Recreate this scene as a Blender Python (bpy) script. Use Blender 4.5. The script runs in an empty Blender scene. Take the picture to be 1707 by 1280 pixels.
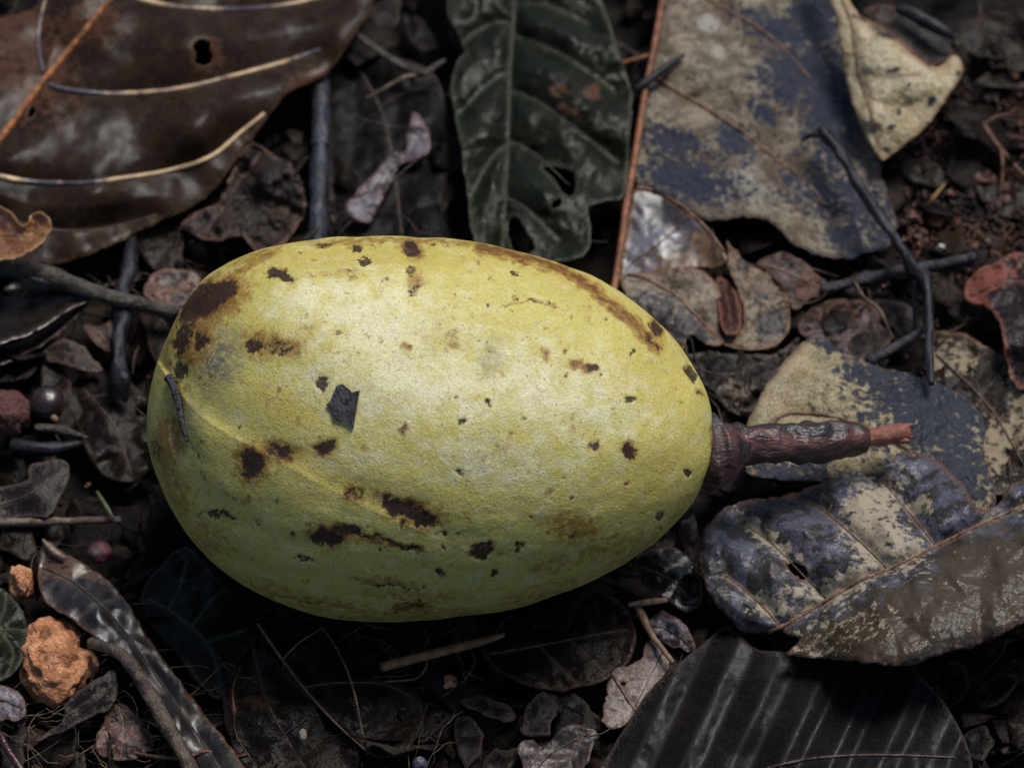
import bpy, math, random
import numpy as np
from mathutils import Vector, noise as mnoise
from mathutils.geometry import delaunay_2d_cdt

# ------------------------------------------------------------------ camera
S = 0.00015            # metres per photograph pixel at the focus distance
ELEV = math.radians(55)
DIST = 1.25
TGT = np.array([0.0, 0.0, 0.025])
RR = np.array([1.0, 0, 0])
UU = np.array([0, math.sin(ELEV), math.cos(ELEV)])
VV = np.array([0, -math.cos(ELEV), math.sin(ELEV)])
CAM = TGT + VV * DIST
scn = bpy.context.scene
COL = scn.collection
cd = bpy.data.cameras.new('camera')
cam = bpy.data.objects.new('camera', cd)
COL.objects.link(cam)
cam.location = CAM.tolist()
cam.rotation_euler = Vector((-VV).tolist()).to_track_quat('-Z', 'Y').to_euler()
cd.sensor_width = 36
cd.lens = 36 * DIST / (1707 * S)
cd.clip_start = 0.05
cd.clip_end = 200
cd.dof.use_dof = True
cd.dof.focus_distance = DIST - 0.050
cd.dof.aperture_fstop = 14.0
scn.camera = cam

# ------------------------------------------------------------------ light
SUN_EL, SUN_AZ = math.radians(61), math.radians(38)      # azimuth from +Y (behind the fruit) towards +X
sd = np.array([math.sin(SUN_AZ) * math.cos(SUN_EL), math.cos(SUN_AZ) * math.cos(SUN_EL), math.sin(SUN_EL)])
w = bpy.data.worlds.new('World'); scn.world = w; w.use_nodes = True
sky = w.node_tree.nodes.new('ShaderNodeTexSky')
sky.sky_type = 'NISHITA'; sky.sun_disc = False
sky.sun_elevation = SUN_EL; sky.sun_rotation = SUN_AZ
bg = w.node_tree.nodes['Background']
bg.inputs['Strength'].default_value = 0.085
w.node_tree.links.new(sky.outputs[0], bg.inputs[0])
ld = bpy.data.lights.new('sun', 'SUN')
ld.energy = 4.0; ld.angle = math.radians(26); ld.color = (1.0, 0.975, 0.93)
sun = bpy.data.objects.new('sun', ld); COL.objects.link(sun)
sun.rotation_euler = Vector((-sd).tolist()).to_track_quat('-Z', 'Y').to_euler()
scn.view_settings.view_transform = 'Standard'
scn.view_settings.look = 'None'
scn.view_settings.exposure = -0.18
scn.view_settings.gamma = 1
scn.render.engine = 'CYCLES'
scn.cycles.use_denoising = True
scn.cycles.max_bounces = 4
scn.cycles.use_adaptive_sampling = True
scn.cycles.adaptive_threshold = 0.02

rng = np.random.default_rng(7)
random.seed(7)
MM = 0.001

# ------------------------------------------------------------------ helpers
def at(px, py, h):
    """photo pixel(s) -> point(s) on the level h (metres) above the ground"""
    px = np.asarray(px, float); py = np.asarray(py, float); h = np.asarray(h, float) + 0 * px
    d = (-VV * DIST)[None] + np.outer((px.ravel() - 853.5) * S, RR) + np.outer((640 - py.ravel()) * S, UU)
    t = (h.ravel() - CAM[2]) / d[:, 2]
    return CAM[None] + d * t[:, None]

def vnoise(x, y, seed=0):
    x = np.asarray(x, float); y = np.asarray(y, float)
    xi = np.floor(x).astype(np.int64); yi = np.floor(y).astype(np.int64)
    fx = x - xi; fy = y - yi
    fx = fx * fx * (3 - 2 * fx); fy = fy * fy * (3 - 2 * fy)
    def hsh(a, b):
        n = (a * 374761393 + b * 668265263 + seed * 1442695041) & 0x7fffffff
        n = ((n ^ (n >> 13)) * 1274126177) & 0x7fffffff
        return ((n ^ (n >> 16)) & 0xffff) / 65535.0
    return (hsh(xi, yi) * (1 - fx) + hsh(xi + 1, yi) * fx) * (1 - fy) + (hsh(xi, yi + 1) * (1 - fx) + hsh(xi + 1, yi + 1) * fx) * fy

def fbm(x, y, seed=0, octv=4):
    v = 0; a = 1; s = 0
    for o in range(octv):
        v = v + a * (vnoise(x * 2 ** o + 17.3 * o, y * 2 ** o - 9.1 * o, seed + o) - .5); s += a; a *= .55
    return v / s * 2

def catmull(pts, step, closed=False):
    P = np.asarray(pts, float); n = len(P); out = []
    segs = n if closed else n - 1
    for i in range(segs):
        g = (lambda k: P[k % n]) if closed else (lambda k: P[min(max(k, 0), n - 1)])
        p0, p1, p2, p3 = g(i - 1), g(i), g(i + 1), g(i + 2)
        m = max(1, int(np.linalg.norm((p2 - p1)[:2]) / step))
        t = (np.arange(m) / m)[:, None]
        out.append(.5 * (2 * p1 + (p2 - p0) * t + (2 * p0 - 5 * p1 + 4 * p2 - p3) * t ** 2 + (3 * p1 - p0 - 3 * p2 + p3) * t ** 3))
    if not closed: out.append(P[-1:])
    return np.concatenate(out)

def inpoly(x, y, poly):
    inside = np.zeros(len(x), bool); n = len(poly); j = n - 1
    for i in range(n):
        xi, yi = poly[i]; xj, yj = poly[j]
        c = ((yi > y) != (yj > y))
        if c.any():
            inside ^= c & (x < (xj - xi) * (y - yi) / (yj - yi + 1e-12) + xi)
        j = i
    return inside

def segdist(x, y, line, closed=False):
    L = np.asarray(line, float)[:, :2]; n = len(L); d = np.full(np.shape(x), 1e9); tt = np.zeros(np.shape(x)); sg = np.zeros(np.shape(x))
    m = n if closed else n - 1
    for i in range(m):
        a = L[i]; b = L[(i + 1) % n]; ab = b - a; q = ab @ ab + 1e-12
        t = np.clip(((x - a[0]) * ab[0] + (y - a[1]) * ab[1]) / q, 0, 1)
        ex = x - a[0] - t * ab[0]; ey = y - a[1] - t * ab[1]
        e = np.hypot(ex, ey); k = e < d
        d = np.where(k, e, d); tt = np.where(k, (i + t) / m, tt)
        sg = np.where(k, np.sign(ab[0] * ey - ab[1] * ex), sg)
    return d, tt, sg

def link(name, verts, faces, mat, parent=None, origin=None, attrs=None, smooth=True):
    me = bpy.data.meshes.new(name)
    V = np.asarray(verts, float)
    if origin is not None: V = V - np.asarray(origin)[None]
    if isinstance(faces, np.ndarray) and len(faces):
        k = faces.shape[1]
        me.vertices.add(len(V)); me.vertices.foreach_set('co', V.ravel())
        me.loops.add(faces.size); me.loops.foreach_set('vertex_index', faces.ravel().astype(np.int32))
        me.polygons.add(len(faces)); me.polygons.foreach_set('loop_start', np.arange(0, faces.size, k, dtype=np.int32))
        me.update(calc_edges=True)
    else:
        me.from_pydata(V.tolist(), [], [tuple(int(i) for i in f) for f in faces]); me.update()
    me.polygons.foreach_set('use_smooth', np.full(len(me.polygons), smooth))
    for k, a in (attrs or {}).items():
        at_ = me.attributes.new(k, 'FLOAT', 'POINT'); at_.data.foreach_set('value', np.asarray(a, np.float32))
    me.materials.append(mat)
    o = bpy.data.objects.new(name, me); COL.objects.link(o)
    if parent is not None: o.parent = parent
    elif origin is not None: o.location = list(origin)
    return o

def tag(o, label=None, cat=None, group=None, kind=None):
    if label: o['label'] = label
    if cat: o['category'] = cat
    if group: o['group'] = group
    if kind: o['kind'] = kind
    return o

def empty(name, loc):
    e = bpy.data.objects.new(name, None); COL.objects.link(e); e.location = list(loc); e.empty_display_size = .01
    return e

def tube_geo(P, r, sides=8, wob=0.0, seed=0, flat=1.0):
    """closed tube along points P (world) with radii r"""
    P = np.asarray(P, float); n = len(P); r = np.broadcast_to(np.asarray(r, float), (n,))
    T = np.gradient(P, axis=0); T /= np.linalg.norm(T, axis=1)[:, None] + 1e-12
    up = np.array([0, 0, 1.0]); V = []; 
    for i in range(n):
        a = np.cross(T[i], up)
        if np.linalg.norm(a) < .2: a = np.cross(T[i], [1.0, 0, 0])
        a /= np.linalg.norm(a); b = np.cross(a, T[i])
        for k in range(sides):
            f = 2 * math.pi * k / sides
            rr = r[i] * (1 + wob * mnoise.noise((i * .16 + seed, math.cos(f) * 1.3, math.sin(f) * 1.3)))
            V.append(P[i] + rr * (math.cos(f) * a + math.sin(f) * b * flat))
    F = []
    for i in range(n - 1):
        for k in range(sides):
            k2 = (k + 1) % sides
            F.append((i * sides + k, i * sides + k2, (i + 1) * sides + k2, (i + 1) * sides + k))
    V.append(P[0] - T[0] * r[0] * .3); V.append(P[-1] + T[-1] * r[-1] * .3); a, b = len(V) - 2, len(V) - 1
    for k in range(sides):
        k2 = (k + 1) % sides
        F.append((a, k2, k)); F.append((b, (n - 1) * sides + k, (n - 1) * sides + k2))
    return np.array(V), F

# ------------------------------------------------------------------ materials
class NT:
    def __init__(s, name):
        s.m = bpy.data.materials.new(name); s.m.use_nodes = True
        s.t = s.m.node_tree; s.b = s.t.nodes['Principled BSDF']; s.tc = None
    def n(s, typ, **kw):
        x = s.t.nodes.new('ShaderNode' + typ)
        for k, v in kw.items(): setattr(x, k, v)
        return x
    def l(s, a, b): s.t.links.new(a, b)
    def put(s, sock, v):
        if isinstance(v, bpy.types.NodeSocket): s.l(v, sock)
        else: sock.default_value = v
    def obj(s):
        if s.tc is None: s.tc = s.n('TexCoord').outputs['Object']
        return s.tc
    def noise(s, scale, detail=4, rough=.55, vec=None, dist=0):
        x = s.n('TexNoise'); x.inputs['Scale'].default_value = scale; x.inputs['Detail'].default_value = detail
        x.inputs['Roughness'].default_value = rough; x.inputs['Distortion'].default_value = dist
        s.l(vec or s.obj(), x.inputs['Vector'])
        m = s.n('MapRange'); m.inputs['From Min'].default_value = .28; m.inputs['From Max'].default_value = .72
        s.l(x.outputs['Fac'], m.inputs['Value']); return m.outputs['Result']
    def voro(s, scale, feat='F1', vec=None):
        x = s.n('TexVoronoi', feature=feat); x.inputs['Scale'].default_value = scale
        s.l(vec or s.obj(), x.inputs['Vector']); return x.outputs['Distance']
    def math(s, op, a, b=0.0, clamp=False):
        x = s.n('Math', operation=op, use_clamp=clamp); s.put(x.inputs[0], a); s.put(x.inputs[1], b); return x.outputs[0]
    def step(s, v, lo, hi, a=0.0, b=1.0):
        x = s.n('MapRange', interpolation_type='SMOOTHSTEP'); s.put(x.inputs['Value'], v)
        x.inputs['From Min'].default_value = lo; x.inputs['From Max'].default_value = hi
        x.inputs['To Min'].default_value = a; x.inputs['To Max'].default_value = b
        return x.outputs['Result']
    def mix(s, f, a, b, mode='MIX'):
        x = s.n('Mix', data_type='RGBA', blend_type=mode); s.put(x.inputs[0], f)
        for sock, v in ((x.inputs[6], a), (x.inputs[7], b)):
            s.put(sock, v if isinstance(v, bpy.types.NodeSocket) else (*v, 1))
        return x.outputs[2]
    def attr(s, name):
        x = s.n('Attribute'); x.attribute_name = name; return x.outputs['Fac']
    def bump(s, h, dist, strength=1.0, prev=None):
        x = s.n('Bump'); x.inputs['Distance'].default_value = dist; x.inputs['Strength'].default_value = strength
        s.l(h, x.inputs['Height'])
        if prev is not None: s.l(prev, x.inputs['Normal'])
        return x.outputs['Normal']
    def done(s, col, rough, nrm=None, spec=.5, coat=0, coat_r=.15):
        s.put(s.b.inputs['Base Color'], col if isinstance(col, bpy.types.NodeSocket) else (*col, 1))
        s.put(s.b.inputs['Roughness'], rough)
        s.b.inputs['Specular IOR Level'].default_value = spec
        s.b.inputs['Coat Weight'].default_value = coat; s.b.inputs['Coat Roughness'].default_value = coat_r
        if nrm is not None: s.l(nrm, s.b.inputs['Normal'])
        return s.m

def leafmat(name, c1, c2, patch=(.02, .02, .024), edge=None, vein=None, rough=(.32, .6), sc=170, bump=.5, coat=0.0,
            patch_w=.38, speck=0.0, edge_amt=.8, spec=None, patch_rough=None, ven=.35, tint=None, stain=None):
    dim = lambda c: tuple(x * (.25 if max(c) < .12 else .82) for x in c)
    c1, c2 = dim(c1), dim(c2)
    if spec is None: spec = .09 if max(c1) < .1 else .25
    if max(c1) < .2: bump *= .45
    if max(c1) < .2: rough = (rough[0] * .62, rough[1] * .62)
    t = NT(name)
    big = t.noise(sc, 3, .6); fine = t.noise(sc * 9, 2, .6)
    col = t.mix(t.step(big, .36, .64), c1, c2)
    col = t.mix(1.0, col, t.mix(fine, (.45, .45, .46), (1.55, 1.52, 1.48)), 'MULTIPLY')
    if stain is not None: col = t.mix(t.step(t.noise(sc * .55, 4, .7), .45, .8, 0, .85), col, stain)
    if tint is not None: col = t.mix(t.step(t.math('ADD', t.attr('tint'), t.math('MULTIPLY', t.math('SUBTRACT', t.noise(sc * 1.3, 4, .7), .5), .8)), .1, .7), col, tint)
    veno = t.voro(1100, 'DISTANCE_TO_EDGE')
    if vein is not None:
        col = t.mix(t.math('MULTIPLY', t.attr('vein'), .75), col, vein)
        col = t.mix(t.step(veno, .0, .05, ven, 0), col, vein)
    if edge is not None:
        e = t.math('ADD', t.attr('edge'), t.math('MULTIPLY', t.math('SUBTRACT', fine, .5), .8))
        col = t.mix(t.step(e, .25, .75, 0, edge_amt), col, edge)
    pn = t.noise(sc * 2.6, 5, .7)
    p = t.math('ADD', t.attr('patch'), t.math('MULTIPLY', t.math('SUBTRACT', pn, .5), 2.6))
    pf = t.step(p, -patch_w, patch_w)
    col = t.mix(pf, col, patch)
    if speck:
        v = t.voro(420); col = t.mix(t.math('MULTIPLY', t.step(v, .16, .3, speck, 0), t.step(t.noise(sc * .7, 3, .6), .35, .6)), col, patch)
    rg = t.step(t.noise(sc * 1.4, 2, .6), .2, .8, rough[0], rough[1])
    if patch_rough is not None:
        x = t.n('Mix', data_type='FLOAT'); t.l(pf, x.inputs[0]); t.l(rg, x.inputs[2]); x.inputs[3].default_value = patch_rough; rg = x.outputs[0]
    h = t.noise(sc * 3, 4, .65)
    nr = t.bump(h, .0012, bump)
    return t.done(col, rg, nr, spec, coat)

def plainmat(name, c1, c2, rough=(.5, .8), sc=400, bump=.6, dist=.0006, spec=.4, stretch=None, spot=None, coat=0):
    t = NT(name)
    vec = t.obj()
    if stretch:
        mp = t.n('Mapping'); mp.inputs['Scale'].default_value = stretch; t.l(vec, mp.inputs['Vector']); vec = mp.outputs[0]
    a = t.noise(sc, 5, .62, vec); f = t.noise(sc * 5, 3, .6, vec)
    col = t.mix(t.step(a, .38, .62), c1, c2)
    col = t.mix(1.0, col, t.mix(f, (.6, .6, .6), (1.4, 1.4, 1.4)), 'MULTIPLY')
    if spot: col = t.mix(t.step(t.noise(sc * .8, 4, .6, vec), .42, .62), col, spot)
    nr = t.bump(t.math('ADD', a, t.math('MULTIPLY', f, .4)), dist, bump)
    return t.done(col, t.step(a, .3, .7, rough[0], rough[1]), nr, spec, coat)

# ------------------------------------------------------------------ leaf builder
MID = plainmat('midrib_orange', (.36, .13, .035), (.16, .06, .025), (.35, .55), 500)
VPALE = plainmat('vein_pale', (.07, .06, .075), (.55, .38, .22), (.25, .4), 42, .2)
VDARK = plainmat('vein_dark', (.045, .032, .03), (.09, .06, .045), (.25, .45), 300)
VTAN = plainmat('vein_tan', (.22, .13, .08), (.12, .065, .04), (.35, .6), 400)
VGREEN = plainmat('vein_green', (.05, .06, .03), (.03, .035, .02), (.3, .5), 400)

def leaf(name, label, outline, ctrl, mat, veins=(), holes=(), step=5, jag=1.2, pillow=0.0, pil_w=22, wob=(1.0, 60), curl=(0, 20),
         thick=.25, patches=(), pbase=-1.6, tints=(), hx=None, seed=0, cat='leaf', group=None, smooth_outline=True, idw=2.0, extra_lines=()):
    """outline, veins, holes: photo pixels; ctrl: (px, py, height in mm). The blade is a thin solid sheet with its own relief."""
    ctrl = np.asarray(ctrl, float)
    out = catmull(outline, step, True) if smooth_outline else np.concatenate([
        np.linspace(a, b, max(2, int(math.dist(a, b) / step)), endpoint=False) for a, b in zip(outline, list(outline[1:]) + [outline[0]])])
    out = np.asarray(out, float)
    i = np.arange(len(out))
    out = out + jag * np.stack([fbm(i * .31, i * 0 + 3.7, seed + 1, 4), fbm(i * .31, i * 0 + 8.1, seed + 2, 4)], 1) * 3
    hol = [np.asarray(catmull(h, step, True)) for h in holes]
    hol = [h + jag * rng.normal(0, .6, h.shape) for h in hol]
    lines = [catmull(v['p'], step) for v in veins]
    alll = lines + [catmull(l, step) for l in extra_lines]
    def vd(x, y):
        d = np.full(np.shape(x), 1e3)
        for L in alll: d = np.minimum(d, segdist(x, y, L)[0])
        return d
    outc = out[::2]
    def H(x, y):
        x = np.asarray(x, float); y = np.asarray(y, float)
        d2 = (x[:, None] - ctrl[None, :, 0]) ** 2 + (y[:, None] - ctrl[None, :, 1]) ** 2 + 30 ** 2
        wt = d2 ** (-idw / 2 * 1.0); wt = wt ** 1.4
        h = (wt * ctrl[None, :, 2]).sum(1) / wt.sum(1)
        if alll and pillow:
            dv = vd(x, y); h = h + pillow * (1 - np.exp(-(dv / pil_w) ** 1.3))
        if curl[0]:
            de = segdist(x, y, outc, True)[0]; h = h + curl[0] * np.exp(-de / curl[1])
        h = h + wob[0] * fbm(x / wob[1], y / wob[1], seed, 4)
        if hx is not None: h = h + hx(x, y)
        return h
    x0, y0 = out.min(0); x1, y1 = out.max(0)
    gx, gy = np.meshgrid(np.arange(x0, x1, step), np.arange(y0, y1, step * .87))
    gx[1::2] += step * .5
    gx = gx.ravel() + rng.uniform(-.25, .25, gx.size) * step; gy = gy.ravel() + rng.uniform(-.25, .25, gy.size) * step
    k = inpoly(gx, gy, out)
    for h in hol: k &= ~inpoly(gx, gy, h)
    gx, gy = gx[k], gy[k]
    de = segdist(gx, gy, out, True)[0]; k = de > step * .45
    for h in hol: k &= segdist(gx, gy, h, True)[0] > step * .4
    gx, gy = gx[k], gy[k]
    pts = [tuple(p) for p in out]; edges = [(a, (a + 1) % len(out)) for a in range(len(out))]
    for h in hol:
        b = len(pts); pts += [tuple(p) for p in h]; edges += [(b + a, b + (a + 1) % len(h)) for a in range(len(h))]
    if alll:
        kd = vd(gx, gy) > step * .55; gx, gy = gx[kd], gy[kd]
        lp = np.concatenate([catmull(l, step * .8) for l in [v['p'] for v in veins] + list(extra_lines)])
        lp = lp[inpoly(lp[:, 0], lp[:, 1], out)]; lp = lp[segdist(lp[:, 0], lp[:, 1], out, True)[0] > step * .5]
        for h in hol:
            if len(lp): lp = lp[~inpoly(lp[:, 0], lp[:, 1], h)]
        pts += [tuple(p) for p in lp]
    pts += list(zip(gx, gy))
    r = delaunay_2d_cdt([Vector(p) for p in pts], edges, [], 0, 1e-4)
    v2 = np.array([(p.x, p.y) for p in r[0]]); fc = np.array([f for f in r[2] if len(f) == 3])
    c = v2[fc].mean(1); k = inpoly(c[:, 0], c[:, 1], out)
    for h in hol: k &= ~inpoly(c[:, 0], c[:, 1], h)
    fc = fc[k]
    used = np.unique(fc); mp = -np.ones(len(v2), int); mp[used] = np.arange(len(used)); v2 = v2[used]; fc = mp[fc]
    X, Y = v2[:, 0], v2[:, 1]
    top = at(X, Y, H(X, Y) * MM)
    # orientation and normals
    a = top[fc[:, 1]] - top[fc[:, 0]]; b = top[fc[:, 2]] - top[fc[:, 0]]; fn = np.cross(a, b)
    if fn[:, 2].sum() < 0: fc = fc[:, ::-1]; fn = -fn
    vn = np.zeros_like(top)
    for q in range(3): np.add.at(vn, fc[:, q], fn)
    vn /= np.linalg.norm(vn, axis=1)[:, None] + 1e-15
    bot = top - vn * thick * MM
    nv = len(top)
    ed = {}
    for f in fc:
        for q in range(3):
            e = (f[q], f[(q + 1) % 3])
            if (e[1], e[0]) in ed: del ed[(e[1], e[0])]
            else: ed[e] = 1
    side = []
    for (p, q) in ed: side += [(q, p, p + nv), (q, p + nv, q + nv)]
    F = np.concatenate([fc, fc[:, ::-1] + nv, np.array(side)])
    de = segdist(X, Y, outc, True)[0]
    for h in hol: de = np.minimum(de, segdist(X, Y, h, True)[0])
    dv = vd(X, Y) if alll else np.full(nv, 1e3)
    pt = np.full(nv, pbase)
    for (cx, cy, rx, ry, an, s) in patches:
        ca, sa = math.cos(math.radians(an)), math.sin(math.radians(an))
        u = ((X - cx) * ca + (Y - cy) * sa) / rx; vv_ = (-(X - cx) * sa + (Y - cy) * ca) / ry
        pt = np.maximum(pt, np.minimum(s, (1.0 - np.hypot(u, vv_)) * 1.3))
    ti = np.zeros(nv)
    for (cx, cy, rx, ry, an, s) in tints:
        ca, sa = math.cos(math.radians(an)), math.sin(math.radians(an))
        ti = np.maximum(ti, s * np.clip(1.6 - 1.2 * np.hypot(((X - cx) * ca + (Y - cy) * sa) / rx, (-(X - cx) * sa + (Y - cy) * ca) / ry), 0, 1))
    at2 = {'tint': np.tile(ti, 2), 'edge': np.tile(np.exp(-de / 7.0), 2), 'vein': np.tile(np.exp(-(dv / 4.0) ** 2), 2), 'patch': np.tile(pt, 2)}
    cx, cy = X.mean(), Y.mean()
    org = at(cx, cy, H(np.array([cx]), np.array([cy])) * MM)[0]; org[2] = max(0.0, top[:, 2].min() - .0005)
    V = np.concatenate([top, bot])
    if veins:
        root = empty(name, org)
        link('blade', V, F, mat, root, org, at2)
        for v, L in zip(veins, lines):
            L = L[inpoly(L[:, 0], L[:, 1], out) | np.array([v.get('free', False)] * len(L))]
            if len(L) < 3: continue
            w = np.linspace(v['w'][0], v['w'][1], len(L)) * S * .5
            P = at(L[:, 0], L[:, 1], H(L[:, 0], L[:, 1]) * MM + w * .35)
            tv, tf = tube_geo(P, w * (1 + .15 * fbm(np.arange(len(L)) * .3, np.zeros(len(L)), seed)), 6)
            link(v.get('n', 'side_vein'), tv, tf, v.get('m', VTAN), root, org)
    else:
        root = link(name, V, F, mat, None, org, at2)
    return tag(root, label, cat, group), H

def vein(p, w0, w1, m=None, n='side_vein', free=False):
    return {'p': p, 'w': (w0, w1), 'm': m or VTAN, 'n': n, 'free': free}

# ------------------------------------------------------------------ ground
g = np.sinh(np.linspace(-6.6, 6.6, 361)) / math.sinh(6.6) * 25
gx, gy = np.meshgrid(g, g); gx = gx.ravel(); gy = gy.ravel()
gz = (-6 + 3.2 * fbm(gx / .03, gy / .03, 5, 5) + 1.2 * fbm(gx / .006, gy / .006, 9, 3)) * MM
n = len(g)
ii, jj = np.meshgrid(np.arange(n - 1), np.arange(n - 1)); q = (jj * n + ii).ravel()
clay = np.zeros(len(gx))
for (px, py, r_, s_) in ((1600, 330, .034, 1.0), (1680, 180, .03, .8), (1640, 400, .02, 1.0), (60, 1080, .02, .9), (1560, 200, .02, .7), (200, 1200, .02, .5)):
    c = at(px, py, 0)[0]; clay = np.maximum(clay, s_ * np.exp(-((gx - c[0]) ** 2 + (gy - c[1]) ** 2) / r_ ** 2))
t = NT('soil')
a_ = t.noise(140, 6, .65); b_ = t.noise(900, 4, .6)
col = t.mix(t.step(a_, .35, .65), (.014, .010, .008), (.04, .026, .019))
cf = t.math('ADD', t.attr('clay'), t.math('MULTIPLY', t.math('SUBTRACT', b_, .5), 1.3))
col = t.mix(t.step(cf, .4, 1.1), col, (.13, .052, .03))
SOIL = t.done(col, .75, t.bump(t.math('ADD', t.noise(420, 6, .7), t.math('MULTIPLY', b_, .4)), .004, 1.0), .3)
tag(link('ground', np.stack([gx, gy, gz], 1), np.stack([q, q + 1, q + n + 1, q + n], 1), SOIL, attrs={'clay': clay}), kind='structure')

# ------------------------------------------------------------------ leaf litter nobody could count
def litter(name, N, size, zr, halfx, halfy, mat, seed, avoid=None):
    r = np.random.default_rng(seed); V = []; F = []; tone = []; b = 0
    for i in range(N):
        cx = r.uniform(-halfx, halfx); cy = r.uniform(-halfy, halfy); s = r.uniform(*size) * (1 if r.random() > .15 else 1.7)
        m = int(r.integers(6, 10)); ang = np.sort(r.uniform(0, 2 * math.pi, m)) ; el = r.uniform(.35, .9); rot = r.uniform(0, math.pi)
        rad = s * r.uniform(.6, 1.1, m)
        u = np.cos(ang) * rad; v = np.sin(ang) * rad * el
        x = u * math.cos(rot) - v * math.sin(rot); y = u * math.sin(rot) + v * math.cos(rot)
        tx, ty = r.normal(0, .35, 2); bend = r.normal(0, 12); bend2 = r.normal(0, 10)
        rings = []
        for q_ in (.5, 1.0):
            uu, ww = u * q_, v * q_
            zz = tx * x * q_ + ty * y * q_ + bend * uu * uu + bend2 * ww * ww + r.normal(0, s * .05, m) * q_
            rings.append(np.stack([x * q_ + cx, y * q_ + cy, zz], 1))
        z0 = r.uniform(*zr) - min(0, rings[1][:, 2].min()) * .6
        for a_ in rings: a_[:, 2] += z0
        c = np.array([[cx, cy, z0]]); top = np.concatenate([c] + rings); k0 = 2 * m + 1
        V.append(top); V.append(top - [0, 0, .0002])
        for k in range(m):
            k2 = (k + 1) % m; a1, a2, o1, o2 = b + 1 + k, b + 1 + k2, b + 1 + m + k, b + 1 + m + k2
            F += [(b, a1, a2), (a1, o1, o2), (a1, o2, a2), (b + k0, a2 + k0, a1 + k0), (a1 + k0, o2 + k0, o1 + k0), (a1 + k0, a2 + k0, o2 + k0), (o1, o1 + k0, o2 + k0), (o1, o2 + k0, o2)]
        tone += [r.random()] * (2 * k0); b += 2 * k0
    return link(name, np.concatenate(V), np.array(F), mat, attrs={'tone': tone}, smooth=True)
t = NT('litter')
tn = t.attr('tone'); cr = t.n('ValToRGB'); t.l(tn, cr.inputs[0])
els = cr.color_ramp.elements
for p_, c_ in ((0, (.007, .005, .005)), (.3, (.018, .011, .008)), (.6, (.012, .009, .009)), (.75, (.028, .017, .012)), (.9, (.045, .03, .022)), (1, (.07, .06, .055))):
    e = els[0] if p_ == 0 else (els[-1] if p_ == 1 else els.new(p_)); e.position = p_; e.color = (*c_, 1)
col = t.mix(1.0, cr.outputs[0], t.mix(t.noise(500, 5, .65), (.15, .15, .15), (1.0, .96, .93)), 'MULTIPLY')
LIT = t.done(col, t.step(t.noise(300), .2, .8, .2, .5), t.bump(t.noise(600, 4, .65), .001, .4), .1)
tag(litter('leaf_litter', 3200, (.003, .009), (-.005, .003), .22, .24, LIT, 11), 'dark crumbled leaf litter covering the ground between leaves', 'leaf litter', kind='stuff')

# rootlets and soil crumbs
def fibres(name, N, spots, mat, seed, rad=(.00012, .0003), ln=(.008, .03), z=(.002, .008)):
    r = np.random.default_rng(seed); V = []; F = []; b = 0
    for i in range(N):
        if spots:
            sx, sy, sr = spots[int(r.integers(len(spots)))]; c = at(sx + r.normal(0, sr), sy + r.normal(0, sr), 0)[0]
        else: c = np.array([r.uniform(-.2, .2), r.uniform(-.2, .2), 0])
        L = r.uniform(*ln); m = 9; th = r.uniform(0, 6.3) + np.cumsum(r.normal(0, .35, m)); 
        p = np.cumsum(np.stack([np.cos(th), np.sin(th), r.normal(0, .25, m)], 1) * L / m, 0) + c; p[:, 2] += r.uniform(*z); p[:, 2] = np.maximum(p[:, 2], .0005)
        tv, tf = tube_geo(p, np.linspace(1, .5, m) * r.uniform(*rad), 4)
        V.append(tv); F += [tuple(q_ + b for q_ in f) for f in tf]; b += len(tv)
    return link(name, np.concatenate(V), F, mat)
FIB = plainmat('rootlet', (.15, .10, .06), (.05, .03, .02), (.5, .7), 200)
tag(fibres('rootlets', 150, [(150, 1200, 60), (90, 1180, 40), (560, 1200, 80), (230, 1240, 50), (640, 1130, 60), (300, 460, 40)], FIB, 3, (.00008, .0002)), 'thin tan rootlets tangled over the soil', 'rootlets', kind='stuff')
FIB2 = plainmat('rootlet_dark', (.09, .045, .03), (.03, .02, .016), (.4, .7), 200)
tag(fibres('fine_roots', 300, None, FIB2, 4, (.00012, .0004), (.01, .04)), 'fine dark brown roots scattered through the litter', 'roots', kind='stuff')

def lump_geo(c, r3, seed, sub=14, amp=.25, freq=1.3):
    V = []; F = []; idx = {}
    ax = [((1, 0, 0), (0, 1, 0), (0, 0, 1)), ((-1, 0, 0), (0, 0, 1), (0, 1, 0)), ((0, 1, 0), (0, 0, 1), (1, 0, 0)), ((0, -1, 0), (1, 0, 0), (0, 0, 1)), ((0, 0, 1), (1, 0, 0), (0, 1, 0)), ((0, 0, -1), (0, 1, 0), (1, 0, 0))]
    for n_, u_, v_ in ax:
        n_, u_, v_ = map(np.array, (n_, u_, v_)); gid = np.zeros((sub + 1, sub + 1), int)
        for i in range(sub + 1):
            for j in range(sub + 1):
                d = n_ + u_ * math.tan((2 * i / sub - 1) * math.pi / 4) + v_ * math.tan((2 * j / sub - 1) * math.pi / 4)
                d = d / np.linalg.norm(d); key = tuple(np.round(d, 5))
                if key not in idx:
                    q_ = Vector(d * freq) + Vector((seed * 3.1, seed * 1.7, 0))
                    f = 1 + amp * (mnoise.noise(q_) + .5 * mnoise.noise(q_ * 2.3) + .35 * mnoise.noise(q_ * 5.1))
                    idx[key] = len(V); V.append(np.asarray(c) + d * np.asarray(r3) * f)
                gid[i, j] = idx[key]
        for i in range(sub):
            for j in range(sub): F.append((gid[i, j], gid[i + 1, j], gid[i + 1, j + 1], gid[i, j + 1]))
    return np.array(V), F
r = np.random.default_rng(5); V = []; F = []; b = 0
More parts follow.
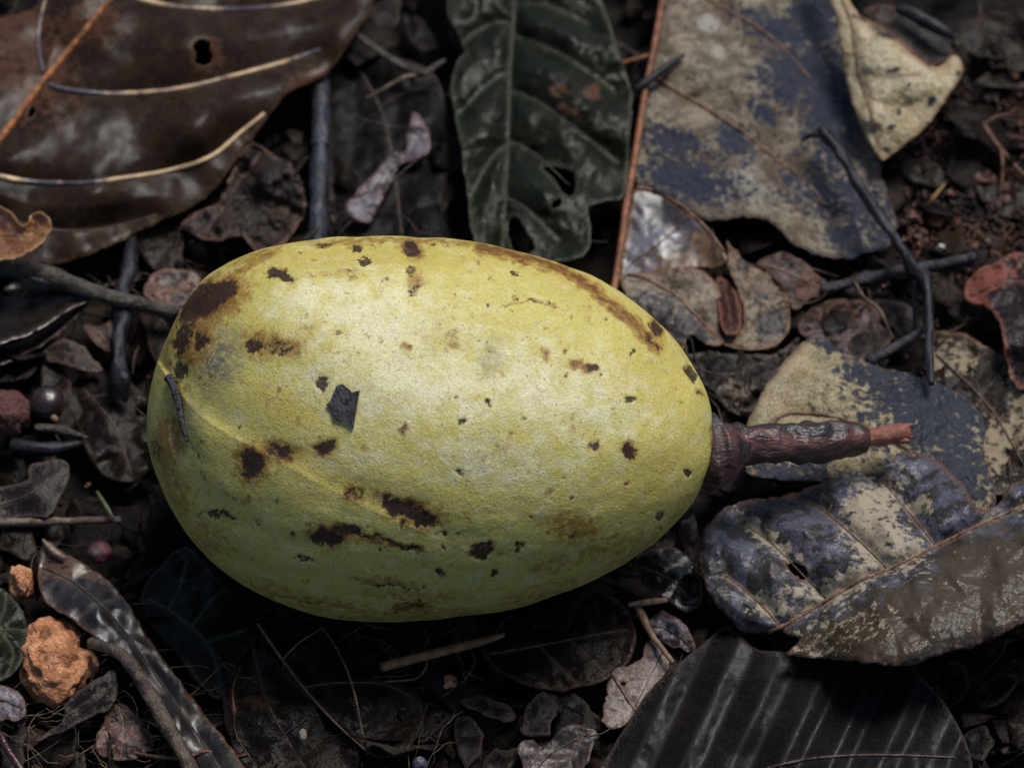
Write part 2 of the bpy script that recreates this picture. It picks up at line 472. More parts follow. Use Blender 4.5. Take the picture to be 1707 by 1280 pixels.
for i in range(1500):
    if i < 1150:
        sx, sy, sr = [(1600, 330, 70), (1640, 220, 70), (1660, 390, 40), (1560, 250, 50), (1500, 480, 60)][int(r.integers(5))]
        c = at(sx + r.normal(0, sr), sy + r.normal(0, sr), 0)[0]
    else: c = np.array([r.uniform(-.17, .17), r.uniform(-.17, .17), 0])
    s_ = r.uniform(.0003, .0012) * (2.0 if r.random() < .06 else 1)
    tv, tf = lump_geo(c + [0, 0, r.uniform(-.001, .002)], s_ * r.uniform(.7, 1.2, 3), i, 3, 1.1, 2.0)
    V.append(tv); F += [tuple(q_ + b for q_ in f) for f in tf]; b += len(tv)
CRUMB = plainmat('soil_crumb', (.085, .036, .022), (.018, .012, .010), (.5, .9), 60, 1.0, .001)
tag(link('soil_crumbs', np.concatenate(V), F, CRUMB, smooth=False), 'reddish brown soil crumbs strewn over bare earth', 'soil', kind='stuff')


# ------------------------------------------------------------------ the fruit
FC = (715.0, 715.0); HC = 0.0455
FW = at(*FC, HC)[0]; KF = S * float((CAM - FW) @ VV) / DIST
SIL = np.array([(246,720),(247,670),(262,610),(285,550),(310,500),(345,460),(395,430),(450,412),(520,402),(600,398),(700,398),(770,402),(850,417),(905,431),(957,447),(1018,476),(1050,498),(1076,518),(1102,542),(1124,566),(1148,604),(1171,640),(1185,676),(1192,725),(1190,768),(1172,810),(1149,848),(1109,890),(1055,931),(988,967),(914,995),(840,1015),(770,1025),(690,1034),(620,1036),(550,1030),(480,1010),(420,982),(360,940),(315,893),(285,845),(262,790),(250,750)], float)
sa_ = np.arctan2(-(SIL[:, 1] - FC[1]), SIL[:, 0] - FC[0]); sr_ = np.hypot(SIL[:, 0] - FC[0], SIL[:, 1] - FC[1])
o_ = np.argsort(sa_); sa_, sr_ = sa_[o_], sr_[o_]
tb = np.linspace(-math.pi, math.pi, 1441)[:-1]
tr = np.interp(tb, np.concatenate([sa_ - 2 * math.pi, sa_, sa_ + 2 * math.pi]), np.tile(sr_, 3))
kk = np.exp(-(np.arange(-30, 31) / 10.0) ** 2); kk /= kk.sum()
tr = np.convolve(np.concatenate([tr[-30:], tr, tr[:30]]), kk, 'valid')
SUBF = 250
u_ = np.tan((np.linspace(-1, 1, SUBF + 1)) * math.pi / 4)
A_, B_ = np.meshgrid(u_, u_); A_ = A_.ravel(); B_ = B_.ravel(); O_ = np.ones_like(A_)
D = np.concatenate([np.stack(x, 1) for x in ((A_, B_, O_), (A_, -B_, -O_), (O_, A_, B_), (-O_, -A_, B_), (A_, O_, -B_), (A_, -O_, B_))])
m_ = SUBF + 1; ii, jj = np.meshgrid(np.arange(SUBF), np.arange(SUBF)); q1 = (jj * m_ + ii).ravel()
Fq = np.concatenate([np.stack([q1, q1 + 1, q1 + m_ + 1, q1 + m_], 1) + f * m_ * m_ for f in range(6)])
D /= np.linalg.norm(D, axis=1)[:, None]
_, first, inv = np.unique(np.round(D * 1e5).astype(np.int64), axis=0, return_index=True, return_inverse=True)
D = D[first]; Fq = inv.ravel()[Fq]
th = np.arctan2(D[:, 1], D[:, 0]); cz = np.hypot(D[:, 0], D[:, 1])
rs = np.interp(th, np.concatenate([tb, [math.pi]]), np.concatenate([tr, tr[:1]]))
RZ = 305.0
# the ray direction is stretched so that points spread evenly over the long body
lx = D[:, 0] * rs; ly = D[:, 1] * rs; lz = D[:, 2] * RZ * (1 - .00012 * lx)
nn = np.stack([lx / rs ** 2, ly / (318.0 ** 2), lz / RZ ** 2], 1); nn /= np.linalg.norm(nn, axis=1)[:, None]
PX = FC[0] + lx; PY = FC[1] - ly
front = np.clip((D[:, 2] + .03) / .2, 0, 1)
disp = 3.0 * fbm(lx / 150 + 40, ly / 110 + lz / 150, 21, 3) + 1.2 * fbm(lx / 40, ly / 40 + lz / 60, 22, 3) + .22 * fbm(lx / 5, ly / 5 + lz / 7, 23, 2)
crease = catmull([(296, 640), (330, 680), (380, 715), (450, 752), (530, 795), (620, 840), (740, 895), (880, 945)], 12)
dc, tc_, sg_ = segdist(PX, PY, crease)
fade = np.clip(1.15 - tc_ * 1.05, 0, 1) ** 1.1 * front
up_ = sg_ < 0
disp += fade * np.where(up_, -5.5 * (np.exp(-((dc - 22) / 30) ** 2) - np.exp(-(22 / 30) ** 2) * np.exp(-dc / 8)), -.6 * np.exp(-(dc / 10) ** 2))
cre2 = catmull([(300, 760), (340, 840), (460, 905), (640, 955), (860, 985)], 14)
d2, t2_, s2_ = segdist(PX, PY, cre2); disp += front * (1 - t2_) * np.where(s2_ < 0, -9, 7) * (d2 / 30) * np.exp(-(d2 / 30) ** 2)
cre3 = catmull([(330, 520), (470, 455), (640, 425), (850, 440)], 14)
d3, t3_, s3_ = segdist(PX, PY, cre3); disp += front * (-4) * np.exp(-(d3 / 16) ** 2) * np.clip(1 - t3_, 0, 1)
disp += front * -14 * np.exp(-(((PX - 285) / 30) ** 2 + ((PY - 690) / 55) ** 2))       # sunken blossom end
disp += front * -5 * np.exp(-(((PX - 780) / 120) ** 2 + ((PY - 600) / 60) ** 2))
wx = PX + 9 * fbm(PX / 13, PY / 13, 31, 4); wy = PY + 9 * fbm(PX / 13, PY / 13, 37, 4)
def blobs(L, soft=.55):
    f = np.zeros(len(PX))
    for (cx, cy, rx, ry, an, s_) in L:
        ca, sa = math.cos(math.radians(an)), math.sin(math.radians(an))
        qx = ((wx - cx) * ca + (wy - cy) * sa) / rx; qy = (-(wx - cx) * sa + (wy - cy) * ca) / ry
        f = np.maximum(f, s_ * np.clip((1.25 - np.hypot(qx, qy)) / soft, 0, 1))
    return f * front
def streak(f, pts, wd, s_):
    d, t_, _ = segdist(wx, wy, catmull(pts, 10)); return np.maximum(f, front * s_ * np.clip(1.2 - d / wd, 0, 1) * np.clip(1.2 - .4 * t_, 0, 1))
DK = [(690,418,15,11,30,1),(548,638,12,13,0,.95),(432,768,18,21,0,1),(478,748,20,10,10,.75),(553,742,14,10,-20,.9),(602,818,15,9,0,.5),(668,838,30,14,18,1),(705,855,28,13,20,.95),(553,886,28,12,-5,.95),(590,876,22,8,12,.8),(690,908,20,5,15,.75),(805,914,18,7,-8,.85),(805,903,14,4,-8,.8),(866,905,11,4,-15,.7),(470,459,18,6,15,.95),(490,464,10,4,20,.9),
 (345,500,34,26,-35,1),(325,505,22,40,25,1),(375,488,26,16,-20,.9),(310,565,14,36,15,.8),(345,570,12,12,0,.85),(304,620,14,14,0,.9),(437,577,13,12,0,.95),(475,582,24,10,5,.6),(598,414,9,5,10,.9),(613,439,10,5,5,.85),(545,411,14,4,5,.6),(688,455,9,8,0,.7),(694,487,9,9,0,.55),(757,566,7,7,0,.4),(985,613,5,5,0,.85),(1043,745,9,12,0,.95),(988,742,5,9,0,.95),(1047,663,5,5,0,.95),(775,700,4,4,0,.9),(1095,547,10,14,-30,.9),(1150,622,8,16,-20,.9),(680,712,6,10,20,.5),(858,500,3,3,0,.6),(1052,590,3,6,20,.7),(740,885,4,4,0,.8),(823,950,5,4,0,.8),(738,946,6,4,0,.8),(860,458,5,3,0,.8),(1100,858,5,7,0,.7),(1145,787,4,4,0,.9),(770,785,5,4,0,.9),(948,886,5,5,0,.6),(375,855,26,5,10,.75),(520,925,14,4,0,.6),(300,665,7,30,-12,.55),(265,745,10,24,10,.45),(680,1003,26,8,-10,.4),(700,1002,9,4,0,.7)]
BR = [(690,418,26,18,20,.8),(432,768,32,36,0,.85),(478,748,40,20,10,.8),(553,742,24,18,-20,.7),(602,818,28,18,0,.6),(690,846,70,28,18,.7),(565,883,50,22,0,.75),(640,893,90,9,14,.8),(805,909,26,16,-8,.55),(866,905,18,8,-15,.5),(475,461,34,12,15,.6),(365,500,70,42,-28,.9),(330,565,42,60,15,.7),(450,575,40,30,0,.6),(490,582,40,22,5,.55),(520,560,24,18,0,.3),(694,472,18,26,0,.55),(757,568,16,22,0,.5),(720,555,30,28,0,.18),(958,606,14,13,0,.9),(980,614,16,10,5,.85),(1043,745,17,20,0,.7),(990,742,12,15,0,.35),(950,872,58,28,10,.6),(920,935,50,18,-10,.35),(1000,910,60,24,-20,.35),(682,712,14,18,20,.5),(685,578,10,10,0,.6),(1095,547,16,24,-30,.7),(440,430,40,12,-25,.6),(410,448,30,10,-35,.6),(560,408,60,8,0,.5),(830,750,40,24,0,.2),(690,985,110,14,4,.35),(560,1000,90,12,12,.4),(640,962,70,9,6,.5),(690,1005,44,14,-5,.6),(380,900,60,24,30,.25),(420,800,60,30,20,.25),(285,730,30,60,0,.55),(300,650,30,40,0,.4),(290,560,20,60,20,.45),(1190,725,10,50,0,.6),(300,800,30,90,-20,.4),(350,900,40,60,40,.35),(480,985,120,20,20,.35),(700,1020,160,16,-2,.4),(900,985,120,22,-18,.35),(1060,910,70,26,-35,.35),(1140,850,40,30,-50,.35),(420,425,60,16,-20,.5),(300,520,20,50,25,.6)]
dark = blobs([(a, b_, c + 2.0, d + 2.0, e, min(1, f * 1.1)) for a, b_, c, d, e, f in DK], .55); brown = blobs(BR, .75)
dark = streak(dark, [(615, 962), (650, 970), (705, 972)], 3.5, .7)
dark = streak(dark, [(340, 512), (325, 545), (303, 600), (300, 640)], 7, .7)
dark = streak(dark, [(600, 880), (640, 892), (700, 910)], 3.5, .75)
dark = streak(dark, [(1075, 560), (1090, 572), (1098, 582)], 4, .8)
dark = streak(dark, [(455, 985), (500, 996), (560, 1000)], 3.0, .55)
dark = streak(dark, [(330, 735), (345, 770), (350, 800)], 3, .5)
dark = streak(dark, [(840, 512), (880, 503), (922, 512)], 2.2, .5)
brown = streak(brown, [(840, 512), (880, 503), (922, 512), (945, 520)], 5, .5)
brown = streak(brown, [(800, 412), (880, 432), (940, 452), (990, 485), (1030, 520), (1065, 552), (1095, 580)], 15, .95)
brown = streak(brown, [(560, 404), (680, 402), (800, 410), (900, 436), (980, 472)], 9, .6)
brown = streak(brown, [(600, 455), (540, 462), (500, 470)], 8, .3)
rf = np.random.default_rng(91)
def inside_front(n_):
    L = []
    while len(L) < n_:
        x, y = rf.uniform(250, 1185), rf.uniform(405, 1030)
        if inpoly(np.array([x]), np.array([y]), SIL)[0]: L.append((x, y))
    return L
for (x, y) in inside_front(230):
    sz = rf.uniform(1.4, 3.2) if rf.random() < .85 else rf.uniform(3, 5)
    k = (np.abs(PX - x) < 30) & (np.abs(PY - y) < 30)
    d = np.hypot(wx[k] - x, (wy[k] - y) * rf.uniform(.7, 1.5)); f = np.clip(1.5 - d / sz, 0, 1) * front[k]
    if rf.random() < .45: dark[k] = np.maximum(dark[k], f * rf.uniform(.5, .9))
    brown[k] = np.maximum(brown[k], np.clip(1.4 - d / (sz * 2), 0, 1) * rf.uniform(.2, .6) * front[k])
for i in range(60):                                    # the far side and belly carry blemishes too
    dv_ = rf.normal(0, 1, 3); dv_ /= np.linalg.norm(dv_); sz = rf.uniform(.02, .09)
    d = np.linalg.norm(D - dv_, axis=1); bk = 1 - front
    dark = np.maximum(dark, bk * np.clip(1.3 - d / sz, 0, 1) * rf.uniform(.3, .9)); brown = np.maximum(brown, bk * np.clip(1.2 - d / (sz * 2), 0, 1) * .6)
grey = blobs([(375,600,44,58,15,.9),(360,640,30,30,0,.5),(290,730,26,60,-10,.9),(400,560,30,20,0,.5),(820,600,22,40,10,.45),(350,540,30,40,0,.5),(330,690,30,40,0,.5)], .9)
pale = blobs([(640,540,170,90,10,.8),(900,650,200,90,15,.7),(700,640,220,90,5,.8),(820,760,160,60,10,.6),(600,760,70,30,0,.5),(520,500,90,40,-10,.6)], 1.1)
yel = blobs([(620,435,330,26,0,.8),(480,680,90,30,25,.7),(1080,620,90,90,0,.5),(960,480,120,40,30,.7),(420,520,60,60,0,.5),(560,790,160,26,20,.6),(1100,800,90,80,0,.5)], 1.0)
disp -= 1.6 * np.clip(dark, 0, 1)
L3 = np.stack([lx, ly, lz], 1) + nn * disp[:, None]
FV = (L3[:, :1] * RR + L3[:, 1:2] * UU + L3[:, 2:] * VV) * KF
t = NT('fruit_skin')
n1 = t.noise(90, 5, .6); n2 = t.noise(420, 5, .7); n3 = t.noise(1700, 3, .7)
m1 = t.noise(260, 4, .65); m2 = t.noise(620, 4, .7)
col = t.mix(n1, (.51, .455, .12), (.60, .50, .14))
col = t.mix(t.step(m1, .55, .9, 0, .6), col, (.48, .49, .15))
col = t.mix(t.math('MULTIPLY', t.attr('yel'), t.step(m1, .1, .8, .35, 1)), col, (.48, .35, .055))
pf = t.math('ADD', t.math('MULTIPLY', t.attr('pale'), .75), t.math('MULTIPLY', t.math('SUBTRACT', m1, .5), .8))
col = t.mix(t.step(pf, -.1, .8, 0, .95), col, (.76, .71, .45))
pl = t.math('ADD', t.math('MULTIPLY', t.attr('pale'), .5), t.math('MULTIPLY', t.math('SUBTRACT', t.noise(210, 4, .7), .5), 1.2))
col = t.mix(t.step(pl, .35, .9, 0, .6), col, (.74, .66, .52))
col = t.mix(t.step(m2, .62, .95, 0, .55), col, (.50, .38, .08))
col = t.mix(1.0, col, t.mix(n3, (.8, .8, .79), (1.18, 1.18, 1.18)), 'MULTIPLY')
vs = t.voro(1300); col = t.mix(t.step(vs, .12, .24, .45, 0), col, (.72, .65, .32))
col = t.mix(t.math('MULTIPLY', t.step(t.noise(800, 4, .8), .62, .88, 0, .6), t.step(t.noise(120, 3, .6), .3, .7, .1, 1)), col, (.32, .21, .045))
vd_ = t.voro(480); vg = t.step(t.noise(160), .3, .6)
col = t.mix(t.math('MULTIPLY', t.step(vd_, .05, .2, .5, 0), vg), col, (.34, .23, .05))
col = t.mix(t.math('MULTIPLY', t.step(vd_, .04, .10, .9, 0), vg), col, (.07, .05, .025))
gf = t.math('MULTIPLY', t.attr('grey'), t.step(t.noise(500, 5, .8), .2, .65, .25, 1)); col = t.mix(gf, col, (.13, .12, .115))
bn = t.math('ADD', t.attr('brown'), t.math('MULTIPLY', t.math('SUBTRACT', t.noise(520, 5, .75), .5), .9))
col = t.mix(t.step(bn, .05, .6, 0, .8), col, (.33, .19, .035))
col = t.mix(t.step(bn, .35, 1.1, 0, .95), col, (.15, .05, .011))
dn = t.math('ADD', t.attr('dark'), t.math('MULTIPLY', t.math('SUBTRACT', t.noise(900, 5, .8), .5), 1.5))
df = t.step(dn, .30, .78); col = t.mix(t.math('MULTIPLY', df, .95), col, (.03, .012, .010))
hb = t.math('ADD', t.math('MULTIPLY', t.noise(2600, 3, .65), 1.0), t.math('MULTIPLY', t.step(vs, .1, .35, 1, 0), .5))
hb = t.math('ADD', hb, t.math('MULTIPLY', t.noise(750, 3, .6), .9))
SKIN = t.done(col, t.step(n2, .1, .9, .34, .55), t.bump(hb, .0003, .45), .4)
FO = FW.copy(); FO[2] = 0.0
fruit = empty('fruit', FO); tag(fruit, 'ripening yellow-green oval fruit with brown bruises lying on the leaf litter', 'fruit')
link('skin', FV + FW, Fq, SKIN, fruit, FO, dict(dark=dark, brown=brown, grey=grey, pale=pale, yel=yel))

# stalk
def line3(pts, step=6):
    """pts (px, py, height mm, diameter px) -> world points and radii"""
    c = catmull(np.asarray(pts, float), step); return at(c[:, 0], c[:, 1], c[:, 2] * MM), c[:, 3] * S * .5
STALK = plainmat('stalk_bark', (.10, .038, .032), (.05, .023, .022), (.35, .55), 150, .7, .0010, .45, stretch=(.35, 1, 1), spot=(.020, .014, .016))
P, R_ = line3([(1165, 752, 44, 84), (1185, 750, 42.5, 92), (1200, 748, 41.5, 84), (1222, 744, 40, 70), (1260, 741, 38.5, 64), (1310, 738, 36.5, 66), (1360, 735, 34.5, 67), (1405, 732, 32.5, 62), (1432, 732, 31.5, 52), (1446, 733, 31, 38)], 4)
tv, tf = tube_geo(P, R_, 26, .28, 4)
st = link('stalk', tv, tf, STALK, fruit, FO); st['label'] = 'reddish brown woody stalk with dark bark patches'
CORE = plainmat('stalk_core', (.19, .058, .038), (.25, .095, .058), (.35, .55), 500, .7, .0005, .5)
P, R_ = line3([(1436, 730, 31.6, 28), (1460, 728, 31, 31), (1485, 724, 30.5, 32), (1505, 722, 30, 34), (1512, 721, 29.8, 33)], 4)
tv, tf = tube_geo(P, R_, 16, .2, 9)
cr_ = link('broken_core', tv, tf, CORE, st, FO)
for (dx, dy, ln_) in ((0, -12, 12), (0, -3, 7), (0, 7, 10), (1, 13, 6), (1, 2, 9)):
    P, R_ = line3([(1500, 722 + dy, 30.6 + (-dy) * .05, 10), (1512, 721 + dy, 30.4, 8), (1512 + ln_, 720 + dy * 1.1, 30.0, 2)], 3)
    tv, tf = tube_geo(P, R_, 6); link('splinter', tv, tf, CORE, st, FO)
# collar where the stalk meets the skin
P, R_ = line3([(1166, 754, 43.8, 116), (1182, 755, 42.6, 126), (1196, 755, 41.8, 112), (1212, 752, 40.8, 88), (1234, 747, 39.6, 70)], 3)
tv, tf = tube_geo(P, R_, 26, .25, 2); link('collar', tv, tf, STALK, fruit, FO)
# black withered style on the blossom end
def on_fruit(px, py, lift=0):
    x = px - FC[0]; y = FC[1] - py; r0 = float(np.interp(math.atan2(y, x), tb, tr)); q_ = math.hypot(x, y) / r0
    z = RZ * math.sqrt(max(0, 1 - q_ * q_)) * (1 - .00012 * x)
    k = int(np.argmin((L3[:, 0] - x) ** 2 + (L3[:, 1] - y) ** 2 + (L3[:, 2] - z) ** 2))
    return FW + (L3[k, 0] * RR + L3[k, 1] * UU + L3[k, 2] * VV + nn[k] @ np.stack([RR, UU, VV]) * lift) * KF
BLK = plainmat('withered_black', (.012, .010, .012), (.03, .026, .03), (.2, .4), 700, .8, .0004, .6)
sp = catmull([(288, 622), (294, 645), (302, 672), (310, 700), (318, 722), (324, 736)], 3)
P = np.array([on_fruit(x, y, 3) for x, y in sp]); P = np.stack([np.convolve(np.pad(P[:, c], 3, 'edge'), np.ones(7) / 7, 'valid') for c in range(3)], 1)
rr_ = KF * np.interp(np.linspace(0, 1, len(P)), [0, .2, .7, 1], [7, 6, 5, 2.5]) * (1 + .25 * (np.arange(len(P)) % 2))
tv, tf = tube_geo(P, rr_, 8); wst = link('withered_style', tv, tf, BLK, fruit, FO, smooth=False); wst['label'] = 'thin black ribbed thread on the blunt end'
# flake of dead leaf stuck to the skin: a thing of its own
fl = np.array([(563, 668), (572, 645), (582, 641), (592, 648), (597, 655), (609, 652), (604, 680), (598, 711), (584, 704), (568, 699), (562, 684), (557, 674)], float)
fo_ = catmull(fl, 4, True); fo_ = np.concatenate([fo_]); gx_, gy_ = np.meshgrid(np.arange(556, 612, 5.0), np.arange(640, 714, 5.0)); gx_, gy_ = gx_.ravel(), gy_.ravel()
k = inpoly(gx_, gy_, fl) & (segdist(gx_, gy_, fl, True)[0] > 3); pts = [tuple(p) for p in fl] + list(zip(gx_[k], gy_[k]))
r_ = delaunay_2d_cdt([Vector(p) for p in pts], [(i, (i + 1) % len(fl)) for i in range(len(fl))], [], 1, 1e-4)
tp = np.array([on_fruit(p.x, p.y, 4.5 + 3.0 * float(fbm(np.array([p.x / 14]), np.array([p.y / 14]), 3, 2)[0])) for p in r_[0]])
nv_ = len(tp); nrm_ = (tp.mean(0) - FW); nrm_ /= np.linalg.norm(nrm_); fc_ = np.array(r_[2])
if np.cross(tp[fc_[0, 1]] - tp[fc_[0, 0]], tp[fc_[0, 2]] - tp[fc_[0, 0]]) @ nrm_ < 0: fc_ = fc_[:, ::-1]
sd_ = []
for i in range(len(fl)):
    j = (i + 1) % len(fl); sd_ += [(i, i + nv_, j + nv_), (i, j + nv_, j)]
FLK = plainmat('flake', (.02, .017, .02), (.05, .042, .045), (.22, .45), 500, .9, .0008, .6)
tag(link('leaf_flake', np.concatenate([tp, tp - nrm_ * .0005]), np.concatenate([fc_, fc_[:, ::-1] + nv_, np.array(sd_)]), FLK, None, tp.mean(0), smooth=False), 'small torn black leaf flake stuck on the yellow fruit', 'leaf flake')

# ------------------------------------------------------------------ the leaves one can tell apart
BROWN = leafmat('leaf_dark_brown', (.050, .029, .020), (.078, .044, .028), patch=(.065, .03, .018), vein=(.10, .06, .04), edge=(.10, .06, .035), edge_amt=.5, rough=(.4, .62), bump=.12, spec=.1)
leaf('large_leaf', 'large dark brown leaf with raised pale veins and a small round hole',
     [(-260, 250), (-120, 60), (10, 28), (60, 8), (75, -60), (180, -260), (420, -230), (600, -90), (622, 0), (590, 60), (560, 105), (535, 130), (492, 150), (470, 165), (440, 205), (405, 250), (372, 300), (330, 340), (250, 378), (160, 420), (90, 442), (10, 452), (-120, 430), (-250, 360)],
     [(-100, 200, 22), (100, 140, 21), (0, 260, 21), (170, 10, 24), (300, 60, 24), (330, 200, 21), (560, 60, 13), (540, 120, 10), (450, 170, 14), (400, 240, 11), (330, 330, 9), (200, 390, 9), (80, 430, 10), (150, 300, 20), (40, 370, 15), (0, 100, 19), (-100, 400, 12)],
     BROWN, veins=[vein([(-90, 350), (0, 232), (75, 132), (130, 66), (190, -10), (260, -100)], 15, 9, MID, 'midrib'),
                   vein([(82, 142), (120, 152), (200, 157), (300, 148), (400, 124), (470, 105), (532, 84)], 11, 7, VPALE),
                   vein([(-40, 285), (40, 302), (130, 306), (200, 298), (280, 285), (350, 262), (400, 222), (440, 190)], 11, 7, VPALE),
                   vein([(205, -12), (250, 4), (310, 14), (400, 16), (480, 8), (560, -10)], 11, 7, VPALE),
                   vein([(72, 120), (64, 80), (66, 40), (78, -10)], 8, 5, VPALE),
                   vein([(-70, 330), (40, 375), (150, 385), (260, 360)], 5, 3, VDARK)],
     holes=[[(326, 70), (338, 66), (352, 72), (350, 84), (356, 92), (351, 107), (338, 110), (325, 104), (327, 90), (322, 80)], [(48, 182), (58, 178), (56, 192), (46, 196)]],
     pillow=2.2, pil_w=30, wob=(1.2, 120), curl=(-2.0, 14), step=5, jag=1.0, seed=1, patches=[(30, 70, 120, 60, 60, .3), (150, 40, 50, 30, 0, .25), (510, 140, 40, 20, -30, .35), (345, 92, 22, 26, 0, .4)])

DARKB = leafmat('leaf_blue_black', (.022, .018, .02), (.035, .025, .022), patch=(.06, .035, .022), edge=(.09, .06, .045), edge_amt=.5, vein=(.06, .045, .04), rough=(.22, .42), bump=.3, spec=.4)
leaf('folded_leaf', 'blackish leaf with a curled double rim under the grey twig',
     [(-150, 430), (0, 445), (90, 470), (160, 490), (140, 505), (110, 520), (70, 545), (30, 563), (-40, 575), (-160, 540)],
     [(-100, 500, 10), (0, 480, 8), (0, 560, 12), (60, 545, 12), (120, 510, 11), (120, 490, 8), (40, 505, 5)], DARKB,
     veins=[vein([(-60, 468), (20, 500), (90, 500), (140, 498)], 4, 2, VDARK, 'midrib')], wob=(1.2, 60), curl=(3, 14), seed=2)
leaf('folded_leaf', 'narrow brown-black leaf strip curving beneath the blackish leaf rim',
     [(-120, 560), (-20, 575), (40, 565), (90, 535), (135, 502), (150, 498), (125, 530), (85, 565), (35, 595), (-20, 612), (-120, 620)],
     [(0, 570, 4), (0, 605, 9), (80, 560, 8), (120, 520, 8), (60, 550, 4)], DARKB, veins=[vein([(-60, 590), (20, 588), (80, 552), (120, 520)], 3, 2, VDARK, 'midrib')], wob=(.6, 40), curl=(2, 8), seed=3, step=4)
AMBER = leafmat('leaf_amber', (.30, .12, .04), (.20, .075, .03), patch=(.09, .04, .03), edge=(.36, .20, .09), vein=(.4, .22, .1), rough=(.15, .35), bump=.5, coat=.5)
leaf('curled_leaf', 'small glossy amber leaf scrap with a curled lip',
     [(-50, 335), (0, 346), (22, 358), (34, 376), (48, 372), (52, 358), (70, 354), (84, 368), (80, 390), (60, 412), (30, 428), (-20, 434), (-60, 420)],
     [(0, 360, 24), (70, 362, 29), (40, 385, 23), (0, 420, 22), (60, 405, 25)], AMBER, veins=[vein([(-40, 400), (10, 392), (50, 395), (72, 380)], 4, 2, VTAN, 'midrib')], wob=(1.2, 30), curl=(2.5, 8), seed=4, step=3.5, patches=[(10, 372, 26, 10, 30, .4)])

CRUMP = leafmat('leaf_crumpled_grey', (.118, .096, .092), (.10, .07, .055), patch=(.02, .015, .014), edge=(.12, .07, .05), vein=(.10, .07, .055), rough=(.3, .6), bump=.7)
leaf('crumpled_leaf', 'crumpled grey-brown leaf folded like a shell beneath the large leaf edge',
     [(385, 290), (400, 255), (420, 238), (450, 255), (482, 272), (502, 300), (510, 340), (498, 378), (470, 410), (430, 420), (400, 395), (350, 402), (325, 390), (296, 380), (330, 352), (365, 335)],
     [(385, 300, 8), (420, 245, 12), (450, 300, 14), (500, 330, 8), (480, 390, 6), (400, 345, 6), (370, 370, 12), (310, 380, 7), (430, 400, 7), (350, 350, 8)], CRUMP,
     veins=[vein([(380, 330), (420, 330), (460, 345), (500, 360)], 5, 2, VDARK, 'midrib'), vein([(385, 325), (405, 295), (430, 260)], 4, 2, VDARK), vein([(385, 335), (360, 360), (345, 385)], 4, 2, VDARK)],
     wob=(3.4, 26), pillow=2.0, pil_w=12, seed=5, step=4, jag=1.6, patches=[(470, 300, 40, 40, 0, .2), (390, 325, 30, 14, -40, .5)])

DKX = leafmat('leaf_shade_black', (.011, .009, .009), (.016, .012, .011), patch=(.04, .02, .013), edge=(.04, .03, .026), vein=(.03, .022, .02), rough=(.6, .8), bump=.3, spec=.08)  # near-black colour stands in for the shade deep between leaves
LAV = leafmat('leaf_ashen', (.21, .185, .215), (.135, .115, .135), patch=(.03, .02, .018), edge=(.09, .05, .04), vein=(.05, .035, .03), rough=(.2, .45), bump=.6)
leaf('ashen_leaf', 'ashen strip of leaf with a zigzag edge between the straight twig and green leaf',
     [(690, 185), (712, 215), (716, 250), (690, 265), (665, 275), (655, 300), (640, 330), (620, 365), (600, 370), (575, 348), (590, 320), (625, 290), (650, 255), (675, 250), (680, 215)],
     [(695, 200, 10), (700, 250, 8), (650, 280, 8), (600, 340, 9), (630, 340, 4), (670, 250, 6)], LAV, veins=[vein([(582, 330), (625, 318), (655, 300), (700, 262)], 4, 2, VDARK, 'midrib')],
     wob=(1.4, 26), seed=6, step=4, jag=1.5, patches=[(655, 270, 14, 30, 20, .4), (640, 350, 20, 20, 0, .4)])
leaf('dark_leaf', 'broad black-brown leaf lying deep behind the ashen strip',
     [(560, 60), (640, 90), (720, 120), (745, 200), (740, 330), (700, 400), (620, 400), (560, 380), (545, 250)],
     [(560, 80, 2), (720, 150, 5), (700, 380, 3), (560, 380, 2), (640, 240, 4)], DKX, veins=[vein([(575, 80), (640, 200), (670, 390)], 5, 3, VDARK, 'midrib'), vein([(630, 180), (690, 150), (735, 150)], 3, 2, VDARK), vein([(655, 290), (700, 270), (738, 280)], 3, 2, VDARK)], wob=(1.6, 50), seed=7, step=6)

